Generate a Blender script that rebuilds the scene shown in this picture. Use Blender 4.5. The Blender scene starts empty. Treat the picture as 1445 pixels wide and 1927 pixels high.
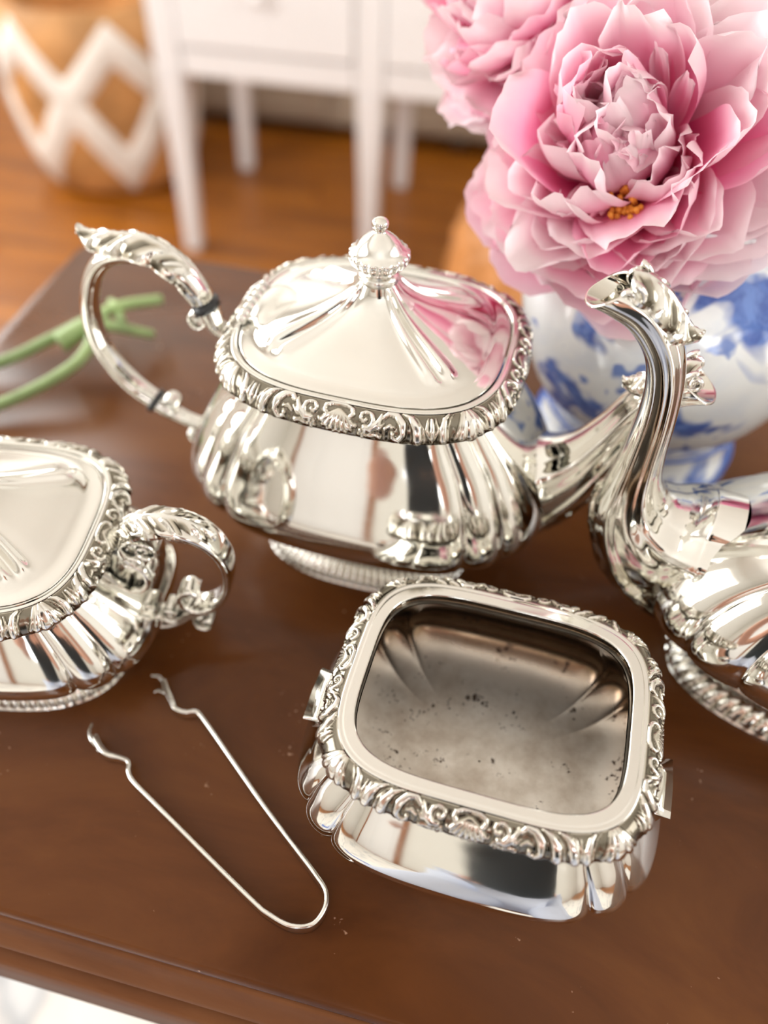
import bpy, math, random
import numpy as np
from mathutils import Vector, Matrix
from mathutils import noise as mnoise

PI = math.pi
TZ = 0.72                      # height of the table top above the floor
RHO = math.radians(-9)         # the room stands turned by this against the camera
S = bpy.context.scene
COL = S.collection

# ------------------------------------------------------------------ camera
TH, ROLL, F = math.radians(48), math.radians(2.5), 1550.0
cam_d = bpy.data.cameras.new('camera')
cam = bpy.data.objects.new('camera', cam_d)
COL.objects.link(cam)
R0 = Vector((1, 0, 0)); U0 = Vector((0, math.sin(TH), math.cos(TH))); B0 = Vector((0, -math.cos(TH), math.sin(TH)))
rt = R0 * math.cos(ROLL) + U0 * math.sin(ROLL)
up = -R0 * math.sin(ROLL) + U0 * math.cos(ROLL)
mw = Matrix((rt, up, B0)).transposed().to_4x4()
mw.translation = Vector((0, 0, TZ + 0.30))
cam.matrix_world = mw
cam_d.sensor_fit = 'VERTICAL'
cam_d.sensor_height = 36.0
cam_d.lens = 36.0 * F / 1927.0
cam_d.clip_start = 0.01
cam_d.dof.use_dof = True
cam_d.dof.focus_distance = 0.268
cam_d.dof.aperture_fstop = 4.0
S.camera = cam

# ------------------------------------------------------------------ world, exposure
S.view_settings.view_transform = 'Standard'
S.view_settings.look = 'None'
S.view_settings.gamma = 1.0
S.view_settings.use_curve_mapping = False
S.view_settings.exposure = 0.32
w = bpy.data.worlds.new('sky')
S.world = w
w.use_nodes = True
wb = w.node_tree.nodes['Background']
wb.inputs['Color'].default_value = (0.92, 0.96, 1.0, 1)
wb.inputs['Strength'].default_value = 1.2

def rloc(x, y, z=0.0):
    """room coordinates -> world"""
    c, s = math.cos(RHO), math.sin(RHO)
    return Vector((c * x - s * y, s * x + c * y, z))

def area(name, loc, target, sx, sy, power, col=(1, 0.97, 0.92)):
    d = bpy.data.lights.new(name, 'AREA')
    d.shape = 'RECTANGLE'; d.size = sx; d.size_y = sy; d.energy = power; d.color = col
    o = bpy.data.objects.new(name, d); COL.objects.link(o)
    o.location = loc
    o.rotation_euler = (Vector(target) - Vector(loc)).to_track_quat('-Z', 'Y').to_euler()
    return o
# daylight entering by the windows of the room
area('window_daylight', rloc(-2.02, -0.2, 1.45), rloc(0.5, -0.2, 0.9), 1.5, 1.5, 34, (1, 0.98, 0.95))
area('window_daylight', rloc(-2.02, 1.7, 1.45), rloc(0.5, 1.2, 0.9), 1.3, 1.5, 34, (1, 0.98, 0.95))
area('window_daylight', rloc(0.6, -2.42, 1.5), rloc(0.2, 0.2, 1.0), 1.5, 1.4, 30, (0.98, 0.98, 1.0))
area('window_daylight', rloc(2.22, 0.3, 1.5), rloc(0, 0.3, 0.9), 1.5, 1.5, 22, (1, 0.97, 0.93))

# ------------------------------------------------------------------ materials
def mat(name):
    m = bpy.data.materials.new(name); m.use_nodes = True
    nt = m.node_tree
    return m, nt, nt.nodes['Principled BSDF']
def N(nt, typ, **kw):
    n = nt.nodes.new(typ)
    for k, v in kw.items():
        if k in n.inputs: n.inputs[k].default_value = v
        else: setattr(n, k, v)
    return n
def ramp(nt, stops, fac=None, interp='LINEAR'):
    r = nt.nodes.new('ShaderNodeValToRGB'); cr = r.color_ramp; cr.interpolation = interp
    while len(cr.elements) > 1: cr.elements.remove(cr.elements[-1])
    cr.elements[0].position = stops[0][0]; cr.elements[0].color = (*stops[0][1], 1)
    for p, c in stops[1:]:
        e = cr.elements.new(p); e.color = (*c, 1)
    if fac is not None: nt.links.new(fac, r.inputs['Fac'])
    return r
def objcoord(nt, scale=(1, 1, 1)):
    t = nt.nodes.new('ShaderNodeTexCoord'); mp = nt.nodes.new('ShaderNodeMapping')
    mp.inputs['Scale'].default_value = scale
    nt.links.new(t.outputs['Object'], mp.inputs['Vector'])
    return mp.outputs['Vector']
def simple(name, col, rough=0.5, metal=0.0, var=0.0, vscale=8.0, bump=0.0, bscale=40.0, spec=0.5):
    m, nt, b = mat(name)
    b.inputs['Base Color'].default_value = (*col, 1)
    b.inputs['Roughness'].default_value = rough
    b.inputs['Metallic'].default_value = metal
    b.inputs['Specular IOR Level'].default_value = spec
    v = objcoord(nt)
    if var:
        n = N(nt, 'ShaderNodeTexNoise', Scale=vscale, Detail=4.0)
        nt.links.new(v, n.inputs['Vector'])
        lo = tuple(c * (1 - var) for c in col); hi = tuple(min(1, c * (1 + var)) for c in col)
        r = ramp(nt, [(0.3, lo), (0.7, hi)], n.outputs['Fac'])
        nt.links.new(r.outputs['Color'], b.inputs['Base Color'])
    if bump:
        n = N(nt, 'ShaderNodeTexNoise', Scale=bscale, Detail=3.0)
        nt.links.new(v, n.inputs['Vector'])
        bp = N(nt, 'ShaderNodeBump', Strength=bump, Distance=0.002)
        nt.links.new(n.outputs['Fac'], bp.inputs['Height'])
        nt.links.new(bp.outputs['Normal'], b.inputs['Normal'])
    return m

def silver_mat(name, rough=0.045, base=(0.835, 0.825, 0.775)):
    m, nt, b = mat(name)
    b.inputs['Metallic'].default_value = 1.0
    v = objcoord(nt)
    n = N(nt, 'ShaderNodeTexNoise', Scale=60.0, Detail=3.0)
    nt.links.new(v, n.inputs['Vector'])
    r = N(nt, 'ShaderNodeMapRange'); r.inputs['From Min'].default_value = 0.35; r.inputs['From Max'].default_value = 0.75
    r.inputs['To Min'].default_value = rough; r.inputs['To Max'].default_value = rough * 2.2
    nt.links.new(n.outputs['Fac'], r.inputs['Value'])
    nt.links.new(r.outputs['Result'], b.inputs['Roughness'])
    a = nt.nodes.new('ShaderNodeAttribute'); a.attribute_name = 'tarnish'
    n2 = N(nt, 'ShaderNodeTexNoise', Scale=90.0, Detail=2.0)
    nt.links.new(v, n2.inputs['Vector'])
    mu = N(nt, 'ShaderNodeMath', operation='MULTIPLY_ADD'); mu.inputs[1].default_value = 0.25; mu.inputs[2].default_value = 0.875
    nt.links.new(n2.outputs['Fac'], mu.inputs[0])
    m2 = N(nt, 'ShaderNodeMath', operation='MULTIPLY'); m2.use_clamp = True
    nt.links.new(a.outputs['Fac'], m2.inputs[0]); nt.links.new(mu.outputs[0], m2.inputs[1])
    rr = ramp(nt, [(0.0, base), (0.45, tuple(c * q for c, q in zip(base, (0.74, 0.70, 0.62)))), (1.0, (0.10, 0.085, 0.06))], m2.outputs[0])
    nt.links.new(rr.outputs['Color'], b.inputs['Base Color'])
    return m
M = {}
M['silver'] = silver_mat('polished_silver')
M['relief'] = silver_mat('cast_silver_relief', 0.10)
M['black'] = simple('black_insulator', (0.02, 0.022, 0.025), 0.35)

def tarnished():
    m, nt, b = mat('tarnished_silver_painted_reflection')
    v = objcoord(nt)
    n = N(nt, 'ShaderNodeTexNoise', Scale=38.0, Detail=8.0, Roughness=0.65)
    nt.links.new(v, n.inputs['Vector'])
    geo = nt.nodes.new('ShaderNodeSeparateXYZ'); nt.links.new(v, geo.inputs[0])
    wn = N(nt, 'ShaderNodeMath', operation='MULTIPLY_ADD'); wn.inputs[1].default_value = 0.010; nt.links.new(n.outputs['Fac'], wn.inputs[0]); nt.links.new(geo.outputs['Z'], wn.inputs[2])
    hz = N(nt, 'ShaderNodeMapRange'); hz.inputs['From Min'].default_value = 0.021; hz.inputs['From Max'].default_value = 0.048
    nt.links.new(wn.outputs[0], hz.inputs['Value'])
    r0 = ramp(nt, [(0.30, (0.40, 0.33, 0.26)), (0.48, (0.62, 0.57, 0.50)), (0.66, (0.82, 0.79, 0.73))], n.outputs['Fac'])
    wl_ = ramp(nt, [(0.10, (1, 1, 1)), (0.30, (0.50, 0.37, 0.27)), (0.52, (0.34, 0.24, 0.16)), (0.62, (0.62, 0.42, 0.27)), (0.74, (0.25, 0.17, 0.11)), (0.82, (0.05, 0.05, 0.05)), (1.0, (0.10, 0.09, 0.08))], hz.outputs['Result'])  # brown tarnish by height; the black top band is a painted dark reflection
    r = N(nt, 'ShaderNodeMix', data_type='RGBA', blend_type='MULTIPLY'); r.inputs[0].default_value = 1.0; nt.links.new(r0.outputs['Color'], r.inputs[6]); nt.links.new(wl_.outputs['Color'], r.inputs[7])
    n2 = N(nt, 'ShaderNodeTexNoise', Scale=520.0, Detail=4.0, Roughness=0.6)
    nt.links.new(v, n2.inputs['Vector'])
    n3 = N(nt, 'ShaderNodeTexNoise', Scale=70.0, Detail=3.0)
    nt.links.new(v, n3.inputs['Vector'])
    ad = N(nt, 'ShaderNodeMath', operation='MULTIPLY'); nt.links.new(n2.outputs['Fac'], ad.inputs[0]); nt.links.new(n3.outputs['Fac'], ad.inputs[1])
    sp = ramp(nt, [(0.345, (0, 0, 0)), (0.395, (1, 1, 1))], ad.outputs[0])
    mx = N(nt, 'ShaderNodeMix', data_type='RGBA'); 
    nt.links.new(sp.outputs['Color'], mx.inputs[0]); nt.links.new(r.outputs[2], mx.inputs[6]); mx.inputs[7].default_value = (0.08, 0.055, 0.04, 1)
    nt.links.new(mx.outputs[2], b.inputs['Base Color'])
    b.inputs['Metallic'].default_value = 0.9
    # worn dull floor, polished walls
    mr = N(nt, 'ShaderNodeMapRange'); mr.inputs['From Max'].default_value = 0.5; mr.inputs['To Min'].default_value = 0.38; mr.inputs['To Max'].default_value = 0.12
    nt.links.new(hz.outputs['Result'], mr.inputs['Value']); nt.links.new(mr.outputs['Result'], b.inputs['Roughness'])
    bp = N(nt, 'ShaderNodeBump', Strength=0.12, Distance=0.001)
    nt.links.new(n.outputs['Fac'], bp.inputs['Height']); nt.links.new(bp.outputs['Normal'], b.inputs['Normal'])
    return m
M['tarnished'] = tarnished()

def wood(name, dark, mid, light, scale, rough, coat=0.0, wear=False, spec=0.5):
    m, nt, b = mat(name)
    v = objcoord(nt, scale)
    n = N(nt, 'ShaderNodeTexNoise', Scale=1.0, Detail=7.0, Roughness=0.62, Distortion=0.6)
    nt.links.new(v, n.inputs['Vector'])
    r = ramp(nt, [(0.28, dark), (0.5, mid), (0.74, light)], n.outputs['Fac'])
    out = r.outputs['Color']
    if wear:
        v2 = objcoord(nt)
        n2 = N(nt, 'ShaderNodeTexNoise', Scale=420.0, Detail=2.0); nt.links.new(v2, n2.inputs['Vector'])
        n3 = N(nt, 'ShaderNodeTexNoise', Scale=55.0, Detail=2.0); nt.links.new(v2, n3.inputs['Vector'])
        mm = N(nt, 'ShaderNodeMath', operation='MULTIPLY'); nt.links.new(n2.outputs['Fac'], mm.inputs[0]); nt.links.new(n3.outputs['Fac'], mm.inputs[1])
        sp = ramp(nt, [(0.455, (0, 0, 0)), (0.50, (1, 1, 1))], mm.outputs[0])
        mx = N(nt, 'ShaderNodeMix', data_type='RGBA'); nt.links.new(sp.outputs['Color'], mx.inputs[0])
        nt.links.new(out, mx.inputs[6]); mx.inputs[7].default_value = (0.42, 0.25, 0.16, 1)
        out = mx.outputs[2]
    nt.links.new(out, b.inputs['Base Color'])
    b.inputs['Roughness'].default_value = rough
    b.inputs['Coat Weight'].default_value = coat
    b.inputs['Specular IOR Level'].default_value = spec
    b.inputs['Coat Roughness'].default_value = 0.12
    return m
M['mahogany'] = wood('mahogany', (0.070, 0.022, 0.006), (0.115, 0.038, 0.010), (0.160, 0.058, 0.015), (9, 20, 20), 0.24, 0.0, True, 0.20)
M['edgewood'] = wood('mahogany_edge', (0.070, 0.024, 0.008), (0.150, 0.056, 0.020), (0.215, 0.088, 0.034), (6, 30, 30), 0.55, 0.0, False, 0.12)
M['floorwood'] = wood('oak_floor', (0.11, 0.032, 0.004), (0.33, 0.105, 0.007), (0.50, 0.18, 0.010), (1.5, 16, 16), 0.34)
M['cream'] = simple('cream_wall_paint', (0.76, 0.745, 0.70), 0.7, var=0.02, vscale=2.0)
M['ceil'] = simple('ceiling_paint', (0.78, 0.77, 0.73), 0.8, var=0.02, vscale=2.0)
M['white'] = simple('white_paint', (0.82, 0.81, 0.81), 0.38, var=0.02, vscale=3.0)
M['beige'] = simple('beige_paint', (0.46, 0.38, 0.29), 0.5, var=0.06, vscale=3.0)
M['dark'] = simple('dark_brown_paint', (0.05, 0.025, 0.012), 0.6)
M['brownwood'] = simple('brown_frame_wood', (0.30, 0.12, 0.05), 0.45, var=0.15, vscale=12)
M['rattan'] = simple('woven_rattan', (0.52, 0.22, 0.065), 0.5, var=0.30, vscale=26, bump=0.5, bscale=60)
M['tan'] = simple('tan_wicker', (0.55, 0.27, 0.09), 0.6, var=0.35, vscale=9)
M['bandwhite'] = simple('white_woven_band', (0.85, 0.80, 0.73), 0.7, var=0.08, vscale=20)
M['stem'] = simple('green_stem', (0.34, 0.48, 0.20), 0.40, var=0.35, vscale=30)
M['leafgreen'] = simple('green_leaf', (0.08, 0.20, 0.05), 0.5, var=0.3, vscale=30)
M['stamen'] = simple('orange_stamen', (0.85, 0.33, 0.04), 0.6, var=0.2, vscale=200)
M['glass'] = None

def rugmat():
    m, nt, b = mat('pale_wool_rug')
    v = objcoord(nt)
    n = N(nt, 'ShaderNodeTexNoise', Scale=5.0, Detail=4.0, Distortion=1.0); nt.links.new(v, n.inputs['Vector'])
    r = ramp(nt, [(0.40, (0.80, 0.76, 0.70)), (0.56, (0.74, 0.70, 0.65)), (0.63, (0.42, 0.43, 0.44)), (0.7, (0.66, 0.66, 0.65))], n.outputs['Fac'])
    nt.links.new(r.outputs['Color'], b.inputs['Base Color']); b.inputs['Roughness'].default_value = 0.9
    return m
M['rug'] = rugmat()
M['bluewool'] = simple('blue_wool', (0.07, 0.16, 0.50), 0.9, var=0.15, vscale=60)

def porcelain():
    m, nt, b = mat('blue_white_porcelain')
    v = objcoord(nt)
    def blob(scale, det, lo, hi, dist=0.8, off=(0, 0, 0)):
        mp = nt.nodes.new('ShaderNodeMapping'); mp.inputs['Location'].default_value = off
        nt.links.new(v, mp.inputs['Vector'])
        n = N(nt, 'ShaderNodeTexNoise', Scale=scale, Detail=det, Distortion=dist, Roughness=0.6)
        nt.links.new(mp.outputs['Vector'], n.inputs['Vector'])
        return ramp(nt, [(lo, (0, 0, 0)), (hi, (1, 1, 1))], n.outputs['Fac'])
    big = blob(24.0, 3.0, 0.54, 0.60, 0.35, (0.03, 0.01, 0.02))
    sm = blob(60.0, 2.0, 0.60, 0.66, 0.4, (0.2, 0.1, 0))
    wash = blob(20.0, 5.0, 0.46, 0.66, 1.5, (0.4, 0.3, 0.1))
    tone = blob(90.0, 3.0, 0.40, 0.62, 0.5, (0.6, 0, 0))
    def mix(f, a, c, fac_scale=1.0):
        mx = N(nt, 'ShaderNodeMix', data_type='RGBA')
        if fac_scale != 1.0:
            k = N(nt, 'ShaderNodeMath', operation='MULTIPLY'); k.inputs[1].default_value = fac_scale
            nt.links.new(f, k.inputs[0]); f = k.outputs[0]
        nt.links.new(f, mx.inputs[0])
        for idx, q in ((6, a), (7, c)):
            if isinstance(q, tuple): mx.inputs[idx].default_value = (*q, 1)
            else: nt.links.new(q, mx.inputs[idx])
        return mx.outputs[2]
    base = mix(wash.outputs['Color'], (0.84, 0.87, 0.87), (0.55, 0.66, 0.84), 0.32)
    blue = mix(tone.outputs['Color'], (0.035, 0.10, 0.40), (0.12, 0.24, 0.62))
    c = mix(big.outputs['Color'], base, blue, 0.95)
    c = mix(sm.outputs['Color'], c, (0.10, 0.20, 0.56), 0.85)
    nt.links.new(c, b.inputs['Base Color'])
    b.inputs['Roughness'].default_value = 0.12; b.inputs['Coat Weight'].default_value = 0.4; b.inputs['Coat Roughness'].default_value = 0.05
    return m
M['porcelain'] = porcelain()

def petalmat(name, deep, mid, tip):
    m, nt, b = mat(name)
    a = nt.nodes.new('ShaderNodeAttribute'); a.attribute_name = 'along'
    oi = nt.nodes.new('ShaderNodeObjectInfo')
    k = N(nt, 'ShaderNodeMath', operation='MULTIPLY_ADD'); k.inputs[1].default_value = 0.34; k.inputs[2].default_value = -0.17
    nt.links.new(oi.outputs['Random'], k.inputs[0])
    s = N(nt, 'ShaderNodeMath', operation='ADD'); s.use_clamp = True
    nt.links.new(a.outputs['Fac'], s.inputs[0]); nt.links.new(k.outputs[0], s.inputs[1])
    v = objcoord(nt, (60, 60, 60)); n = N(nt, 'ShaderNodeTexNoise', Scale=1.0, Detail=3.0); nt.links.new(v, n.inputs['Vector'])
    k2 = N(nt, 'ShaderNodeMath', operation='MULTIPLY_ADD'); k2.inputs[1].default_value = 0.16; k2.inputs[2].default_value = -0.08
    nt.links.new(n.outputs['Fac'], k2.inputs[0])
    s2 = N(nt, 'ShaderNodeMath', operation='ADD'); nt.links.new(s.outputs[0], s2.inputs[0]); nt.links.new(k2.outputs[0], s2.inputs[1])
    r = ramp(nt, [(0.14, deep), (0.48, mid), (0.90, tip), (1.0, tuple(min(1, c * 1.04) for c in tip))], s2.outputs[0])
    nt.links.new(r.outputs['Color'], b.inputs['Base Color'])
    b.inputs['Roughness'].default_value = 0.55
    b.inputs['Specular IOR Level'].default_value = 0.12
    tr = nt.nodes.new('ShaderNodeBsdfTranslucent'); nt.links.new(r.outputs['Color'], tr.inputs['Color'])
    ms = nt.nodes.new('ShaderNodeMixShader'); ms.inputs[0].default_value = 0.46
    nt.links.new(b.outputs[0], ms.inputs[1]); nt.links.new(tr.outputs[0], ms.inputs[2])
    nt.links.new(ms.outputs[0], nt.nodes['Material Output'].inputs['Surface'])
    return m
M['petal'] = petalmat('peony_petal_pink', (0.98, 0.06, 0.34), (0.99, 0.37, 0.58), (0.99, 0.85, 0.88))
M['petal_hot'] = petalmat('peony_petal_deep_pink', (0.96, 0.04, 0.34), (0.98, 0.18, 0.50), (0.98, 0.55, 0.72))

# ------------------------------------------------------------------ object helpers
def tag(o, label=None, cat=None, group=None, kind=None):
    if label: o['label'] = label
    if cat: o['category'] = cat
    if group: o['group'] = group
    if kind: o['kind'] = kind
    return o
def thing(name, label, cat, loc, yaw=0.0, group=None):
    o = bpy.data.objects.new(name, None); COL.objects.link(o)
    o.location = loc; o.rotation_euler = (0, 0, yaw); o.empty_display_size = 0.02
    return tag(o, label, cat, group)
def link(name, me, m, parent=None):
    o = bpy.data.objects.new(name, me); COL.objects.link(o)
    if m is not None: me.materials.append(m)
    if parent is not None: o.parent = parent
    return o
class MB:
    """collects grids, boxes and tubes; build() links them as one mesh"""
    def __init__(s): s.v = []; s.f = []; s.t = []; s.n = 0; s.flat = []
    def add(s, V, Fc, tar=None, flat=False):
        V = np.asarray(V, float).reshape(-1, 3)
        s.v.append(V); s.t.append(np.zeros(len(V)) if tar is None else np.asarray(tar, float).ravel())
        for f in Fc: s.f.append(tuple(i + s.n for i in f)); s.flat.append(flat)
        s.n += len(V)
    def grid(s, G, closed=True, cap0=False, cap1=False, tar=None, flip=False):
        G = np.asarray(G, float); r, c, _ = G.shape
        i = np.arange(r - 1)[:, None]; j = np.arange(c if closed else c - 1)[None, :]; j2 = (j + 1) % c
        q = np.stack([i * c + j + 0 * i, i * c + j2, (i + 1) * c + j2, (i + 1) * c + j], -1).reshape(-1, 4)
        if flip: q = q[:, ::-1]
        Fc = q.tolist()
        if cap0: Fc.append(list(range(c))[::-1] if not flip else list(range(c)))
        if cap1: Fc.append([(r - 1) * c + k for k in range(c)] if not flip else [(r - 1) * c + k for k in range(c)][::-1])
        s.add(G, Fc, tar)
    def box(s, x0, x1, y0, y1, z0, z1, bev=0.0):
        if bev <= 0:
            V = [(x, y, z) for z in (z0, z1) for y in (y0, y1) for x in (x0, x1)]
            s.add(V, [(0, 2, 3, 1), (4, 5, 7, 6), (0, 1, 5, 4), (2, 6, 7, 3), (0, 4, 6, 2), (1, 3, 7, 5)], flat=True)
        else:
            b = bev
            def ring(i, z): return [(x0 + i + b, y0 + i, z), (x1 - i - b, y0 + i, z), (x1 - i, y0 + i + b, z), (x1 - i, y1 - i - b, z), (x1 - i - b, y1 - i, z), (x0 + i + b, y1 - i, z), (x0 + i, y1 - i - b, z), (x0 + i, y0 + i + b, z)]
            G = [ring(b, z0), ring(0, z0 + b), ring(0, z1 - b), ring(b, z1)]
            n0 = len(s.f); s.grid(G, True, True, True)
            for k in range(n0, len(s.f)): s.flat[k] = True
    def tube(s, P, rad, seg=10, cap=True, flat=1.0, upv=(0, 0, 1)):
        P = [Vector(p) for p in P]; n = len(P)
        if not hasattr(rad, '__len__'): rad = [rad] * n
        G = []; prev = Vector(upv)
        for i in range(n):
            t = (P[min(i + 1, n - 1)] - P[max(i - 1, 0)]).normalized()
            u = prev - t * prev.dot(t)
            if u.length < 1e-6: u = t.orthogonal()
            u.normalize(); v = t.cross(u); prev = u
            G.append([P[i] + (u * math.cos(a) * flat + v * math.sin(a)) * rad[i] for a in [2 * PI * k / seg for k in range(seg)]])
        s.grid([[tuple(p) for p in r] for r in G], True, cap, cap)
    def lathe(s, prof, seg=32, cx=0, cy=0, cap0=False, cap1=False, mod=None):
        G = []
        for r, z in prof:
            row = []
            for k in range(seg):
                a = 2 * PI * k / seg; rr = r * (mod(a, z) if mod else 1)
                row.append((cx + rr * math.cos(a), cy + rr * math.sin(a), z))
            G.append(row)
        s.grid(G, True, cap0, cap1)
    def build(s, name, m, parent=None, smooth=True):
        me = bpy.data.meshes.new(name)
        V = np.concatenate(s.v)
        me.from_pydata(V.tolist(), [], s.f)
        fl = np.array(s.flat)
        me.polygons.foreach_set('use_smooth', (~fl) if smooth else np.zeros(len(fl), bool))
        T = np.concatenate(s.t)
        if T.max() > 0:
            at = me.attributes.new('tarnish', 'FLOAT', 'POINT'); at.data.foreach_set('value', T.astype(np.float32))
        me.update()
        return link(name, me, m, parent)
def cr(P, n):
    """Catmull-Rom resampling of a list of tuples to n points"""
    P = np.asarray(P, float); k = len(P); out = []
    Q = np.vstack([2 * P[0] - P[1], P, 2 * P[-1] - P[-2]])
    for u in np.linspace(0, k - 1 - 1e-9, n):
        i = int(u); t = u - i; a, b, c, d = Q[i], Q[i + 1], Q[i + 2], Q[i + 3]
        out.append(0.5 * (2 * b + (c - a) * t + (2 * a - 5 * b + 4 * c - d) * t * t + (3 * b - a - 3 * c + d) * t ** 3))
    return np.array(out)
def sstep(a, b, x):
    t = np.clip((x - a) / (b - a), 0, 1); return t * t * (3 - 2 * t)

# ------------------------------------------------------------------ the room
RL = thing  # alias
def room_box(name, x0, x1, y0, y1, z0, z1, m, kind='structure', bev=0):
    b = MB(); b.box(x0, x1, y0, y1, z0, z1, bev)
    o = b.build(name, m); o.rotation_euler = (0, 0, RHO); o['kind'] = kind
    return o
XL, XR, YF, YB, ZC = -2.05, 2.25, -2.45, 2.62, 2.55
fl = room_box('floor', XL - .1, XR + .1, YF - .1, YB + .1, -0.06, -0.012, M['dark'])
pm = []
for L in (1.1, 1.45, 0.8):
    b = MB(); b.box(0.0012, L - 0.0012, 0.0012, 0.0888, -0.012, 0.0, 0.0015); 
    me = b.build('floor_plank', M['floorwood']).data; pm.append((L, me)); bpy.data.objects.remove(bpy.data.objects['floor_plank'])
rnd = random.Random(5)
y = 0.55; k = 0
while y < YB - 0.02:                       # boards of the floor that the photograph shows
    x = XL + rnd.uniform(-0.7, 0.0)
    while x < 1.6:
        L, me = pm[rnd.randrange(3)]
        if x + L > XL:
            o = bpy.data.objects.new('floor_plank', me); COL.objects.link(o); o.parent = fl; o.location = (x, y, 0)
        x += L
    y += 0.09
b = MB(); b.box(XL, XR, YF, 0.55, -0.012, 0.0); b.box(1.6, XR, 0.55, YB, -0.012, 0.0)
o = b.build('floor_board_field', M['floorwood'], fl); 
room_box('ceiling', XL - .1, XR + .1, YF - .1, YB + .1, ZC, ZC + .1, M['ceil'])
def wall(name, axis, pos, lo, hi, th, holes, m):
    """wall with rectangular openings; axis 'x' = plane of constant x"""
    b = MB(); cuts = sorted(holes); a = lo
    def put(u0, u1, z0, z1):
        if u1 - u0 < 1e-4 or z1 - z0 < 1e-4: return
        if axis == 'x': b.box(min(pos, pos + th), max(pos, pos + th), u0, u1, z0, z1)
        else: b.box(u0, u1, min(pos, pos + th), max(pos, pos + th), z0, z1)
    for u0, u1, z0, z1 in cuts:
        put(a, u0, 0, ZC); put(u0, u1, 0, z0); put(u0, u1, z1, ZC); a = u1
    put(a, hi, 0, ZC)
    o = b.build(name, m); o.rotation_euler = (0, 0, RHO); o['kind'] = 'structure'
    return o
wl_h = [(-0.95, 0.55, 0.75, 2.2), (1.05, 2.35, 0.75, 2.2)]
wf_h = [(-0.15, 1.35, 0.85, 2.2)]
wr_h = [(-0.45, 1.05, 0.85, 2.2)]
wall('wall_left', 'x', XL, YF, YB, -0.1, wl_h, M['cream'])
wall('wall_right', 'x', XR, YF, YB, 0.1, wr_h, M['cream'])
wall('wall_front', 'y', YF, XL, XR, -0.1, wf_h, M['cream'])
wall('wall_back', 'y', YB, XL, XR, 0.1, [], M['cream'])
def window(i, axis, pos, th, hole, m):
    u0, u1, z0, z1 = hole; b = MB(); f = 0.05
    def put(a0, a1, c0, c1, d=0.0):
        p0, p1 = sorted((pos + th * 0.1, pos + th * 0.6 + d))
        if axis == 'x': b.box(p0, p1, a0, a1, c0, c1)
        else: b.box(a0, a1, p0, p1, c0, c1)
    put(u0, u0 + f, z0, z1); put(u1 - f, u1, z0, z1); put(u0 + f, u1 - f, z0, z0 + f); put(u0 + f, u1 - f, z1 - f, z1)
    c = (u0 + u1) / 2; put(c - .02, c + .02, z0 + f, z1 - f); zz = (z0 + z1) / 2; put(u0 + f, c - .02, zz - .015, zz + .015); put(c + .02, u1 - f, zz - .015, zz + .015)
    o = b.build('window_%d' % i, m); o.rotation_euler = (0, 0, RHO); o['kind'] = 'structure'
for i, (ax, pos, th, h) in enumerate([('x', XL, -0.1, wl_h[0]), ('x', XL, -0.1, wl_h[1]), ('y', YF, -0.1, wf_h[0]), ('x', XR, 0.1, wr_h[0])]):
    window(i + 1, ax, pos, th, h, M['brownwood'] if i != 2 else M['white'])
room_box('baseboard_back', XL, XR, YB - 0.02, YB, 0, 0.14, M['white'])

# pale rug under and before the table, with a blue border
rg = thing('area_rug', 'pale cream and grey rug on the floor below the table front edge', 'rug', rloc(-0.25, -0.45, 0.0), RHO)
b = MB(); b.box(-1.45, 1.9, -1.9, 0.72, 0.0006, 0.010, 0.003); b.build('pile', M['rug'], rg)
b = MB()
b.box(-0.75, 0.95, 0.08, 0.16, 0.0085, 0.0125, 0.0015)
b.box(-0.75, 0.95, -0.62, -0.54, 0.0085, 0.0125, 0.0015)
b.build('border_band', M['bluewool'], rg)

# white sideboard on tapered legs
sb = thing('sideboard', 'white painted sideboard on tapered legs behind the table', 'sideboard', rloc(0, 0, 0), RHO)
LX = [-0.715, -0.317, -0.02]; SY0, SY1, ZB = 1.60, 2.06, 0.385
b = MB(); b.box(-0.742, 0.008, SY0 + 0.012, SY1, ZB, 0.86, 0.004); b.build('body', M['white'], sb)
b = MB(); b.box(-0.765, 0.03, SY0 - 0.02, SY1 + 0.015, 0.86, 0.885, 0.006); b.build('top', M['white'], sb)
for lx in LX:
    for ly in (SY0 + 0.025, SY1 - 0.025):
        b = MB(); G = []
        for z, h in ((0, .0155), (0.01, .017), (0.2, .020), (0.35, .025), (ZB, .026)):
            sh = -0.012 * (1 - z / ZB) * (1 if lx == LX[0] else 0)
            G.append([(lx + sh + dx * h, ly + dy * h, z) for dx, dy in ((-1, -.8), (-.8, -1), (.8, -1), (1, -.8), (1, .8), (.8, 1), (-.8, 1), (-1, .8))])
        b.grid(G, True, True, True); b.build('leg', M['white'], sb, smooth=False)
for lx in LX:
    b = MB(); b.box(lx - .027, lx + .027, SY0, SY0 + 0.0125, ZB, 0.86, 0.003); b.build('stile', M['white'], sb)
for i in range(2):
    x0, x1 = LX[i] + .030, LX[i + 1] - .030
    b = MB(); b.box(x0, x1, SY0 + 0.002, SY0 + 0.0125, ZB + 0.002, ZB + 0.05, 0.002); b.build('apron_rail', M['white'], sb)
    for z0, z1 in ((ZB + 0.055, 0.635), (0.642, 0.852)):
        b = MB(); b.box(x0, x1, SY0 - 0.004, SY0 + 0.0125, z0, z1, 0.004)
        d = b.build('drawer', M['white'], sb)
        b = MB(); b.lathe([(0.006, 0), (0.005, .008), (0.012, .014), (0.014, .02), (0.009, .026), (0.0, .027)], 16)
        kn = b.build('knob', M['white'], d); kn.location = ((x0 + x1) / 2, SY0 - 0.004, (z0 + z1) / 2); kn.rotation_euler = (PI / 2, 0, 0)

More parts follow.
